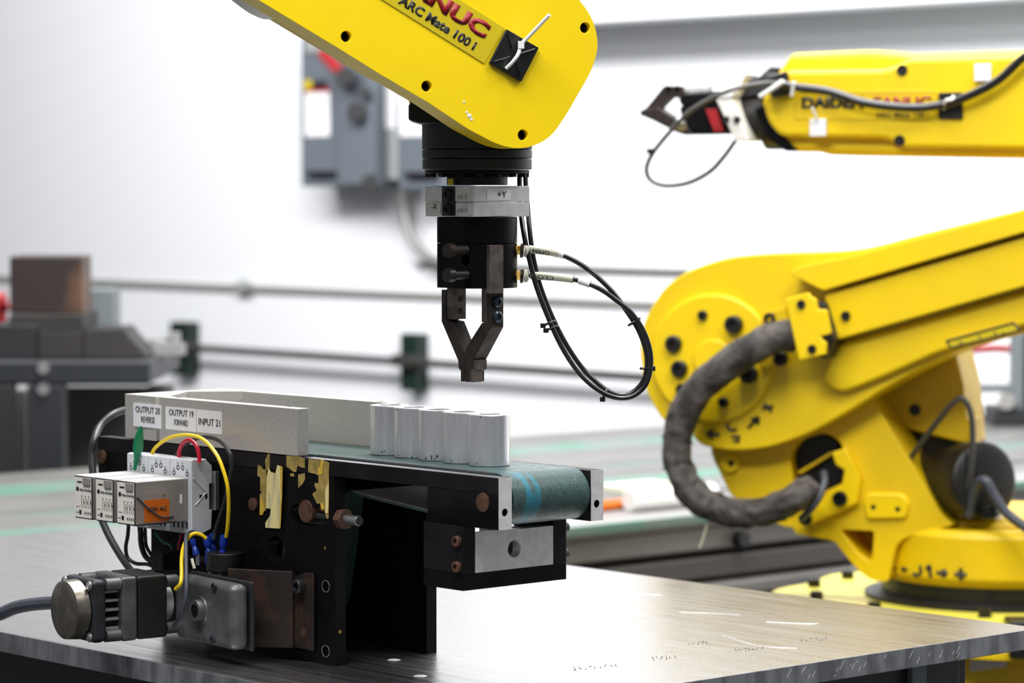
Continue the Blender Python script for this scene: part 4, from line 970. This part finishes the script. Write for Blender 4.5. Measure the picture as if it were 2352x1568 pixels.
# black square cap with pyramid relief and zip tie
cq = [(1161, 67), (1235, 110), (1195, 188), (1121, 145)]
q3 = [P1.at(x, y, .0003) for x, y in cq]; cc = sum(q3, Vector())/4
mb = MB().prism(q3, P1.n*.003)
cp_ = part('square_mount', mb, M['blackplastic'], ra, .0006)
mb = MB()
for i in range(4):
    a = cc.lerp(q3[i], .82)+P1.n*.0032; b = cc.lerp(q3[i], .2)+P1.n*.0045; mb.tube([a, b], .0009, 6)
part('mount_rib', mb, M['blackplastic'], ra)
zt_pts = [P1.at(1163, 157, .005), P1.at(1178, 142, .010), P1.at(1190, 125, .012), P1.at(1197, 104, .010), P1.at(1205, 92, .012)]
part('white_cable_tie', MB().tube(spline(zt_pts, 6), .0016, 8).tube([P1.at(1205, 94, .012), P1.at(1262, 34, .03)], .0016, 8).box(P1.at(1197, 103, .011), (.005, .005, .006), AX), M['white'], ra, label='white cable tie with a long loose tail')
for q in ((1078, 266, .0016), (1072, 258, .0009), (1066, 234, .0008), (1083, 274, .001)):
    k = P1.at(q[0], q[1], .00005); part('paint_chip', MB().lathe(k, P1.n, [(0, q[2]*1.3), (.0002, q[2])], 7), M['white'], ra)

# ================================================================== ROBOT 2 (right background)
P2 = Plane(V(2180, 240, d=3.81), 23)
JX0 = V(2290, 1360, d=4.0)
rb = thing('right_robot_arm', 'large yellow industrial robot on a round base in the right background', 'robot arm', (JX0.x, JX0.y, -.8))
def slab(pts, off, th, nm, m, bw=.004, rd=None, label=None, par=None, seg=3):
    pp = rounded(pts, 6)
    return part(nm, MB().prism([P2.at(x, y, off) for x, y in pp], -P2.n*th), m, par or rb, bw, label, seg)
# -- forearm
fb = [(1786, 163, 8), (1815, 122, 10), (2000, 114, 20), (2068, 119, 10), (2095, 122), (2500, 110), (2500, 366), (1902, 356, 20), (1880, 349, 10), (1808, 347, 10), (1775, 318, 30), (1752, 272, 40), (1745, 240, 20), (1758, 205, 10)]
slab(fb, .0, .13, 'forearm', M['yellow_b'], .010)
ff = [(1749, 228, 30), (1762, 208, 8), (1804, 161, 12), (2031, 158, 30), (2064, 147, 20), (2088, 133, 12), (2500, 122), (2500, 345), (2072, 340, 20), (2052, 326, 20), (2031, 318, 20), (1790, 314, 20), (1760, 278, 30)]
slab(ff, .018, .0175, 'forearm_cover', M['yellow_b'], .007, seg=4)
for x, y in ((2072, 161), (2066, 323)):
    part('recessed_bolt', MB().lathe(P2.at(x, y, .019), P2.n, [(0, .007), (.0008, .007), (.0008, .0045), (-.002, .0045)], 20), M['blackcast'], rb)
# label frame outline
def frame_line(pts, off, m, r=.0006, closed=True, par=None):
    L_ = [P2.at(x, y, off) for x, y in pts]; 
    if closed: L_.append(L_[0])
    mb = MB()
    for a, b in zip(L_, L_[1:]): mb.tube([a, b], r, 5)
    return part('label_border', mb, M[m], par or rb)
pl_ = part('name_plate', MB().prism([P2.at(x, y, .0182) for x, y in ((1827, 212), (2150, 210), (2150, 273), (1827, 273))], P2.n*.0004), M['yellow2'], rb)
frame_line(((1827, 212), (2150, 210), (2150, 273), (1827, 273)), .0188, 'olive')
def t2(s, x0, y0, x1, y1, hpx, m, off=.0190, bold=.03, par=None):
    a = P2.at(x0, y0, off); b = P2.at(x1, y1, off); hh = (P2.at(x0, y0-hpx, off)-a).length
    return text(s, a, b, hh, Zv, M[m], par or rb, bold=bold, n=P2.n)
t2('DAIDEN', 1842, 249, 1985, 248, 26, 'ink', bold=.05, par=pl_)
t2('FANUC', 2007, 247, 2140, 246, 25, 'red', bold=.04, par=pl_)
t2('ARC Mate 100 i', 2011, 268, 2133, 267, 10, 'ink', bold=.01, par=pl_)
sq = part('square_mount', MB().prism([P2.at(x, y, .0182) for x, y in ((2157, 213), (2212, 212), (2212, 273), (2157, 273))], P2.n*.004), M['blackplastic'], rb, .001)
for cxp, cyp in ((2259, 167), (1881, 293)):
    part('adhesive_mount', MB().prism([P2.at(cxp+dx, cyp+dy, .0182) for dx, dy in ((-19, -19), (19, -20), (19, 20), (-19, 21))], P2.n*.006), M['white'], rb, .0015, 'white adhesive cable tie mount')
part('tie_tail', MB().tube([P2.at(1877, 275, .026), P2.at(1866, 248, .035)], .0018, 6), M['white'], rb)
part('tie_tail', MB().tube(spline([P2.at(2168, 250, .03), P2.at(2172, 232, .04), P2.at(2186, 228, .04), P2.at(2190, 222, .03)], 5), .002, 6), M['white'], rb)
K6 = lambda x, y: (1400+.4048*x, 80+.4048*y)
def C6(x, y, off=.035): return P2.at(*K6(x, y), off)
part('power_cable', MB().tube(spline([C6(2480, 60), C6(2352, 125), C6(2200, 262), C6(2010, 358, .032), C6(1880, 398, .032), C6(1700, 413), C6(1450, 385), C6(1250, 322), C6(1050, 295), C6(960, 275)]), .0055, 12), M['rubber'], rb)
part('air_line', MB().tube(spline([C6(1000, 280, .04), C6(880, 275, .05), C6(700, 310, .06), C6(560, 370, .06), C6(450, 440, .06), C6(370, 520, .055), C6(300, 600, .05), C6(240, 680, .05), C6(210, 760, .05), C6(235, 825, .05), C6(320, 855, .05), C6(450, 838, .05), C6(570, 775, .05), C6(650, 690, .05), C6(715, 600, .045)]), .0030, 10), M['olivecable'], rb)
part('cable_tie', MB().box(C6(237, 660, .05), (.010, .008, .007), AX).box(C6(222, 658, .05), (.008, .003, .003), AX), M['blackplastic'], rb)
# wrist drum: horizontal cylinder axis along u
u2 = P2.u
def cyl_u(px0, px1, pyc, rpx, nm, m, off=-.045, seg=48, bw=.002, shear=0):
    a = P2.at(px0, pyc, off); b = P2.at(px1, pyc, off); r = rpx/FPX*3.85
    return part(nm, MB().cyl(a, b, r, seg), m, rb, bw)
cyl_u(1700, 1762, 268, 57, 'wrist_drum', M['blackcast'])
cyl_u(1762, 1830, 285, 60, 'wrist_housing', M['blackcast'])
slab([(1730, 250, 10), (1765, 320, 10), (1805, 348), (1830, 345), (1790, 300), (1760, 240)], .004, .1, 'wrist_guard', M['black'], .002)
slab([(1754, 178), (1806, 162), (1812, 208), (1772, 226)], .026, .012, 'cable_clamp', M['blackplastic'], .003)
slab([(1772, 206), (1815, 194), (1815, 216), (1775, 224)], .03, .012, 'cable_clamp', M['blackplastic'], .002)
slab([(1690, 208), (1708, 192), (1760, 166), (1800, 170), (1780, 215), (1700, 225)], -.02, .05, 'wrist_bracket', M['motorgray'], .003)
slab([(1745, 172), (1770, 152), (1790, 156), (1765, 182)], -.03, .04, 'wrist_bracket', M['motorgray'], .003)
part('tie_tail', MB().tube([P2.at(1745, 222, .05), P2.at(1800, 186, .05)], .003, 6), M['white'], rb)
part('tie_tail', MB().tube([P2.at(1818, 220, .04), P2.at(1824, 188, .045)], .0022, 6), M['white'], rb)
# tool plates (slanted)
slab([(1644, 229), (1680, 226), (1718, 323), (1688, 324)], .012, .06, 'adapter_plate', M['cream'], .002).data.materials[0] = M['relayface']
for x in (1668, 1693): part('screw', MB().lathe(P2.at(x, 275, .012), P2.n, [(0, .005), (.003, .004)], 12), M['ink'], rb)
slab([(1648, 226), (1672, 168), (1715, 168), (1698, 205), (1690, 222)], .0, .05, 'adapter_top', M['white'], .002)
slab([(1646, 218), (1688, 208), (1682, 224), (1650, 228)], .014, .03, 'adapter_top', M['white'], .002)
# gripper
slab([(1560, 214), (1656, 208), (1672, 240), (1566, 246), (1557, 232)], -.0, .05, 'gripper_body', M['motorgray'], .004).data.materials[0] = M['black2']
slab([(1558, 244), (1650, 240), (1672, 307), (1576, 309), (1566, 280)], -.0, .05, 'gripper_body', M['black'], .004)
slab([(1620, 251), (1645, 250), (1662, 302), (1640, 303)], .003, .004, 'red_print_panel', M['redpaint'], .0005)
slab([(1632, 190), (1664, 186), (1668, 199), (1634, 200)], -.005, .03, 'top_slide', M['white'], .001)
slab([(1570, 198), (1628, 195), (1626, 210), (1572, 211)], -.008, .02, 'top_slide', M['alu_bright'], .001)
slab([(1524, 196), (1566, 197), (1566, 224), (1524, 224)], .0, .03, 'jaw', M['finger'], .002)
for x in (1536, 1556): part('screw', MB().lathe(P2.at(x, 203, .0), P2.n, [(0, .004), (.004, .003)], 12), M['black'], rb)
slab([(1524, 198), (1540, 222), (1500, 262), (1494, 272), (1472, 266), (1468, 256), (1483, 248)], .0, .022, 'finger', M['finger'], .001)
slab([(1474, 266), (1484, 252), (1510, 246), (1560, 278), (1580, 296), (1590, 309), (1572, 310), (1555, 305), (1500, 277)], .004, .024, 'finger', M['finger'], .001)
part('hose_fitting', MB().cyl(P2.at(1560, 278, .01), P2.at(1566, 292, .02), .007, 12), M['steel'], rb)

# -- lower arm
la = [(1467, 806, 60), (1476, 740, 30), (1523, 660, 40), (1577, 622, 40), (1665, 591, 50), (1749, 582, 50), (1864, 580, 60), (1987, 573, 60), (2102, 541, 40), (2352, 480), (2520, 440), (2520, 705), (2352, 762), (2190, 806, 40), (2110, 848, 40), (2030, 893, 20), (1940, 950, 40), (1850, 1000, 40), (1760, 1030, 40), (1680, 1036, 30), (1612, 1024, 20), (1588, 1000, 12), (1596, 978, 12), (1525, 972, 20), (1483, 902, 30)]
slab(la, 0, .11, 'lower_arm', M['yellow_b'], .012, seg=4)
# disc cover (J2)
def disc(px, py, r, off, th, nm, m, bw=.002, seg=64): return part(nm, MB().cyl(P2.at(px, py, off-.001), P2.at(px, py, off)+P2.n*th, r, seg), m, rb, bw)
jc = (1640, 822)
dR = 152/FPX*3.85
disc(jc[0], jc[1], dR, 0, .008, 'joint_cover', M['yellow_b'], .004)
disc(1640, 826, .026, .008, .004, 'joint_boss', M['yellow_b'], .002)
C7 = crop(1450, 480, .3835)
for (x, y, r) in ((420, 635, 30), (250, 805, 52), (285, 955, 52), (610, 690, 55), (545, 1155, 32), (700, 990, 55), (300, 1080, 40), (825, 655, 38), (890, 895, 45)):
    px, py = C7([(x, y)])[0]; rr = r*.3835/FPX*3.83; a = P2.at(px+4, py, .008)
    part('socket_bolt', MB().lathe(a, P2.n, [(0, rr), (rr*.85, rr), (rr*1.0, rr*.85), (rr*1.0, rr*.5), (rr*.5, rr*.5)], 24), M['blackcast'], rb)
# raised top slab and cover panel along the arm
slab([(1812, 628, 8), (1838, 612, 8), (1965, 586), (2120, 545), (2352, 482), (2520, 440), (2520, 490), (2352, 533), (1890, 667, 8)], .040, .039, 'arm_top_rib', M['yellow_b'], .012, seg=4)
slab([(1893, 679, 6), (2352, 546), (2520, 498), (2520, 612), (2352, 658), (1917, 782, 6), (1905, 740)], .030, .029, 'arm_panel', M['yellow_b'], .006, seg=3)
slab([(1917, 792, 20), (2352, 668), (2520, 622), (2520, 700), (2352, 748), (2150, 812, 20), (2020, 870, 30), (1930, 905, 40), (1885, 880, 30)], .012, .011, 'arm_lower_rib', M['yellow_b'], .012, seg=4)
part('socket_bolt', MB().lathe(P2.at(1943, 725, .030), P2.n, [(0, .0062), (.004, .0058), (.004, .003), (.002, .003)], 20), M['blackcast'], rb)
part('mount_lug', MB().prism([P2.at(x, y, .012) for x, y in rounded([(1750, 722), (1800, 702), (1812, 740), (1800, 830), (1750, 850), (1740, 800)])], -P2.n*.02), M['yellow2'], rb, .003)
# hose clamp bracket
cbk = C7([(920, 540), (1060, 500), (1075, 525), (1105, 540), (1115, 600), (1170, 605), (1195, 745), (1130, 765), (1145, 785), (1168, 800), (1165, 870), (1005, 905)])
slab(cbk, .075, .006, 'hose_bracket', M['yellow_b'], .0015)
slab(C7([(1050, 560), (1150, 560), (1215, 780), (1160, 900), (1080, 860)]), .05, .05, 'bracket_foot', M['steel_dark'], .002)
for x, y in ((1018, 570), (1083, 838)):
    px, py = C7([(x, y)])[0]; part('socket_bolt', MB().lathe(P2.at(px, py, .075), P2.n, [(0, .0058), (.003, .0054), (.003, .003), (.001, .003)], 20), M['blackcast'], rb)
# axis markings on the lug
def glyph(strokes, k, off, m='ink', r=.0015):
    mb = MB()
    for s in strokes:
        P3 = [P2.at(*q, off) for q in k(s)]; mb.tube(P3, r, 6)
    return part('stencil_mark', mb, M[m], rb)
offg = .0006
glyph([[(795, 1165), (840, 1210)], [(785, 1195), (850, 1180)]], C7, offg, r=.0022)          # x
glyph([[(700, 1310), (755, 1255)], [(720, 1262), (762, 1245)], [(762, 1245), (757, 1290)]], C7, offg, r=.0022)   # arrow
glyph([[(450, 1345), (530, 1352)], [(490, 1322), (452, 1345), (488, 1372)]], C7, offg, r=.0022)  # arrow left
glyph([[(632, 1318), (600, 1325), (580, 1312), (578, 1285)]], C7, offg, r=.0022)              # J
glyph([[(600, 1365), (625, 1358), (652, 1362), (640, 1378), (610, 1388), (650, 1392)]], C7, offg, r=.0018)  # 2
# level sticker
frame_line(C7([(1885, 790), (2290, 680), (2330, 725), (1915, 830)]), .024, 'ink', .0012)
slab(C7([(1890, 792), (2288, 684), (2324, 723), (1918, 826)]), .0235, .004, 'scale_sticker', M['yellow_pale'], 0).data.materials[0] = M['olive']
glyph([[(1965, 790), (1985, 805)], [(2080, 755), (2095, 772)], [(2170, 735), (2188, 750)], [(2215, 745), (2240, 742)]], C7, .0245, r=.0007)

# -- sleeved cable
slv = [(1835, 776), (1805, 770), (1762, 783), (1718, 806), (1668, 842), (1622, 876), (1588, 918), (1567, 962), (1556, 1010), (1556, 1060), (1574, 1108), (1612, 1148), (1665, 1172), (1725, 1180), (1785, 1165), (1835, 1138), (1862, 1122)]
off_ = [.045, .05, .055, .06, .06, .06, .06, .06, .06, .06, .06, .06, .06, .06, .055, .05, .03]
SP = spline([P2.at(x, y, o) for (x, y), o in zip(slv, off_)], 14)
nS = len(SP)
from mathutils import noise as MN
def rs(i, k):
    t = i/nS; base = .0205-.0022*t; c_ = math.cos(k)*1.3; s_ = math.sin(k)*1.3
    a1 = MN.noise(Vector((i*.085+c_*.5, c_, s_))); a2 = MN.noise(Vector((i*.22+7+s_, c_*1.6, s_*1.6)))
    amp = .0022 if t < .55 else .0042
    end = min(1, (nS-i)/5+.4, i/3+.5)
    return (base+amp*a1+amp*.55*a2)*end
sl = part('sleeved_cable', MB().tube(SP, rs, 30), M['sleeve'], rb, label='dark grey wrinkled cloth sleeve around a looping cable', sang=80)
for i in range(10, nS-8, 17):
    t = (SP[i+1]-SP[i-1]).normalized(); u, v = frame_of((t+P2.n*.35).normalized()); q = SP[i]; r0 = .0208-.0022*i/nS
    part('lacing', MB().tube([q+u*(r0*math.cos(2*math.pi*k/24))+v*(r0*math.sin(2*math.pi*k/24)) for k in range(25)], .0008, 6), M['sleeve'], sl)
part('thread_end', MB().tube(spline([P2.at(1624, 1205, .06), P2.at(1615, 1235, .06), P2.at(1607, 1258, .06)], 5), .0012, 5), M['cream'], sl)
part('grey_lead', MB().tube(spline([P2.at(1892, 1085, .02), P2.at(1893, 1110, .035), P2.at(1880, 1145, .045), P2.at(1860, 1172, .045), P2.at(1840, 1190, .03)], 6), .0045, 10), M['rubber_gray'], rb)

# -- turret
tu = [(1634, 1000), (1633, 1037), (1639, 1056), (1678, 1137, 10), (1793, 1208, 20), (1822, 1212, 6), (1826, 1226, 8), (1915, 1242, 10), (1968, 1308, 20), (2004, 1334, 20), (2040, 1336, 10), (2060, 1240, 30), (2190, 1206), (2166, 1186, 20), (2026, 954), (1990, 890), (1900, 940), (1760, 1010)]
tf = slab(tu, -.035, .08, 'turret_casting', M['yellow2'], 0)
op = rounded(C8 if False else [(1806, 1041, 20), (1830, 1012, 10), (1887, 993, 30), (1923, 1017, 10), (1938, 1070, 10), (1935, 1108, 20), (1903, 1123, 10), (1868, 1140, 20), (1815, 1120, 10)])
tri = rounded([(1921, 1219, 10), (2000, 1222, 10), (1994, 1294, 14), (1966, 1277, 20)])
carve(tf, [MB().prism([P2.at(x, y, -.02) for x, y in op], -P2.n*.06), MB().prism([P2.at(x, y, -.02) for x, y in tri], -P2.n*.08)])
bev(tf, .006, 3, 50)
part('cavity_shade_plug', MB().prism([P2.at(x, y, -.055) for x, y in smooth_closed(op, 1)], -P2.n*.01), M['blackplastic'], rb)  # added black plug standing in for the shade inside the casting opening
C8 = crop(1450, 950, .394)
slab(C8([(965, 340), (1160, 222), (1180, 232), (985, 352)]), -.045, .006, 'cavity_bracket', M['yellow2'], .001)
slab(C8([(1165, 225), (1250, 200), (1332, 370), (1312, 525), (1045, 645), (1005, 625), (1150, 470), (1225, 410), (1240, 330), (1190, 300)]), -.022, .014, 'hose_strap', M['yellow_b'], .003)
for x, y, r in ((1220, 492, .0095), (1020, 610, .0085)):
    px, py = C8([(x, y)])[0]; part('socket_bolt', MB().lathe(P2.at(px, py, -.022), P2.n, [(0, r), (.006, r), (.0065, r*.5), (.003, r*.5)], 20), M['blackplastic'], rb)
slab([(1982, 1150, 14), (1990, 1133, 8), (2070, 1133, 10), (2088, 1152, 14), (2080, 1190, 10), (1990, 1192, 10)], -.029, .008, 'plate_boss', M['yellow_b'], .003, seg=3)
for x, y in ((2006, 1164), (2062, 1169)): part('threaded_hole', MB().lathe(P2.at(x, y, -.029), P2.n, [(0, .0033), (.0004, .0033)], 14), M['blackplastic'], rb)
disc(1678, 1064, 22/FPX*3.85, -.035, .006, 'lug_boss', M['yellow_b'], .002)
part('threaded_hole', MB().lathe(P2.at(1679, 1064, -.029), P2.n, [(0, .004), (.0006, .004)], 14), M['blackplastic'], rb)
# turret drum about the vertical axis
JX = V(2290, 1360, d=4.0); JX.z = 0; 
def drum(pts, nm, m, bw=.003, seg=96): return part(nm, MB().lathe((JX.x, JX.y, 0), Zv, pts, seg), m, rb, bw)
def zj(py, d): return V(2290, py, d=d).z
zt0 = zj(1357, 3.837); zt1 = zj(1222, 3.837)
Rd = .163
drum([(zt0, Rd-.012), (zt0+.012, Rd), (zt1-.008, Rd), (zt1, Rd-.008)], 'turret_drum', M['yellow2'])
part('turret_deck', MB().lathe((JX.x, JX.y, 0), Zv, [(zt1, .12), (zt1+.012, .115)], 48), M['yellow2'], rb, .002)
# J2 gearbox/motor block behind
slab([(1985, 925), (2070, 850), (2192, 800), (2212, 880), (2226, 1022), (2060, 980)], -.10, .09, 'rear_casting', M['yellow2'], .004)
slab([(2010, 960), (2058, 976), (2228, 960), (2228, 1190), (2160, 1215), (2060, 1180)], -.12, .08, 'motor_recess', M['blackplastic'], .003)
disc(2102, 941, .0075, -.10, .002, 'threaded_hole', M['blackplastic'], 0)
slab([(2216, 965), (2232, 962), (2232, 1030), (2222, 1030)], -.10, .05, 'casting_edge', M['yellow2'], .002)
a = P2.at(2100, 1105, -.14); b = P2.at(2262, 1105, -.05)
part('joint_motor', MB().lathe(a, b-a, [(0, .042), ((b-a).length*.7, .045), ((b-a).length*.75, .050), ((b-a).length, .050), ((b-a).length+.006, .04)], 28), M['blackcast'], rb, .003)
part('connector', MB().cyl(P2.at(2270, 1160, -.03), P2.at(2275, 1190, -.03), .012, 16), M['blackplastic'], rb, .002)
part('motor_cable', MB().tube(spline([P2.at(2085, 1060, -.05), P2.at(2140, 985, -.03), P2.at(2190, 925, -.02), P2.at(2214, 917, -.02), P2.at(2230, 950, -.02), P2.at(2234, 1010, -.02), P2.at(2228, 1090, -.02), P2.at(2212, 1165, -.03), P2.at(2208, 1185, -.04)], 7), .0038, 10), M['olivecable'], rb)
part('motor_cable', MB().tube(spline([P2.at(2225, 1185, -.03), P2.at(2240, 1120, -.02), P2.at(2262, 1103, -.01), P2.at(2285, 1140, -.01), P2.at(2320, 1185, -.01), P2.at(2400, 1240, -.01)], 7), .0062, 12), M['rubber_gray'], rb)
# J1 marking on drum: text placed on the drum surface
def drum_pt(px, py):
    v = ray(px, py); o = CAM-JX; a = v.x*v.x+v.y*v.y; b = 2*(o.x*v.x+o.y*v.y); cc_ = o.x**2+o.y**2-(Rd+.0006)**2
    disc_ = b*b-4*a*cc_
    t = (-b-math.sqrt(max(disc_, 0)))/(2*a); return CAM+v*t
def dmark(strokes, r=.0018):
    mb = MB()
    for s in strokes:
        P3 = []
        for (x0, y0), (x1, y1) in zip(s, s[1:]):
            for k in range(5): P3.append(drum_pt(*C8([(x0+(x1-x0)*k/4, y0+(y1-y0)*k/4)])[0]))
        mb.tube(P3, r, 6)
    part('stencil_mark', mb, M['ink'], rb)
dmark([[(1510, 895), (1545, 905)]]); dmark([[(1575, 905), (1610, 910)], [(1590, 895), (1578, 906), (1592, 920)]])
dmark([[(1685, 885), (1688, 930), (1665, 945), (1642, 930)]], .0022)
dmark([[(1720, 905), (1740, 885), (1745, 955)]], .0024); dmark([[(1780, 925), (1835, 930)], [(1815, 908), (1838, 930), (1812, 950)]], .0024)
dmark([[(1885, 935), (1955, 938)], [(1920, 900), (1922, 972)]], .0026)
# base
zb_ = -.122
part('base_gap', MB().lathe((JX.x, JX.y, 0), Zv, [(zb_, .15), (zt0+.003, .15)], 64), M['blackplastic'], rb)
part('swivel_ring', MB().lathe((JX.x, JX.y, 0), Zv, [(zb_, .172), (zb_+.005, .172), (zb_+.008, .160)], 64), M['blackcast'], rb)
fr_pts = []
for k in range(72):
    a = 2*math.pi*k/72; rr = .280+.014*math.cos(8*a+.6); fr_pts.append(Vector((JX.x+rr*math.cos(a), JX.y+rr*math.sin(a), zb_-.028)))
part('base_flange', MB().prism(fr_pts, (0, 0, .028)), M['yellow_pale'], rb, .004)
fr2 = [Vector((JX.x+(p_.x-JX.x)*1.0, JX.y+(p_.y-JX.y)*1.0, zb_-.036)) for p_ in fr_pts]
part('base_lower_flange', MB().prism([Vector((p_.x, p_.y, zb_-.042)) for p_ in fr_pts], (0, 0, .011)), M['yellow2'], rb, .002)
part('base_pedestal', MB().lathe((JX.x, JX.y, 0), Zv, [(-.79, .25), (-.30, .235), (zb_-.044, .235)], 64), M['yellow2'], rb, .004)
part('base_foot', MB().box((JX.x, JX.y, -.79), (.7, .7, .02), AX), M['steel_dark'], rb, .002)
for px, py in ((1812, 1336), (1897, 1314), (1822, 1370), (2008, 1394), (2262, 1409)):
    q = V(px, py+8, z=zb_)
    if (q-JX).xy.length > .274: q = JX+(q-JX).normalized()*.267
    q.z = zb_
    part('flange_bolt', MB().lathe(q, Zv, [(0, .0085), (.010, .0085), (.011, .007), (.011, .004), (.006, .004)], 16), M['blackplastic'], rb)
# pedestal sticker
def ped(px, py, r_=.2365):
    v = ray(px, py); o = CAM-JX; a = v.x*v.x+v.y*v.y; b = 2*(o.x*v.x+o.y*v.y); cc_ = o.x**2+o.y**2-r_**2
    t = (-b-math.sqrt(max(b*b-4*a*cc_, 0)))/(2*a); return CAM+v*t
a = ped(2228, 1505); b = ped(2312, 1497); a2 = ped(2228, 1542); b2_ = ped(2312, 1530)
st_ = part('data_sticker', MB().prism([a, b, b2_, a2], -D*.0006), M['casetop'], rb)
mb = MB()
for k in range(4):
    for j in range(7):
        if random.random() < .75:
            q = ped(2237+j*10, 1510-j*1.1+k*8, .2380); mb.box(q, (.0035, .0006, .0010), AX)
part('printed_marks', mb, M['boxgray2'], st_)
sd_ = part('dark_box', MB().box(ped(2350, 1463, .28)+ux*.03, (.10, .05, .045), AX), M['blackplastic'], None, .003)
sd_.parent = rb; sd_.matrix_parent_inverse = Matrix.Translation(rb.location).inverted(); sd_.name = 'connector_box'
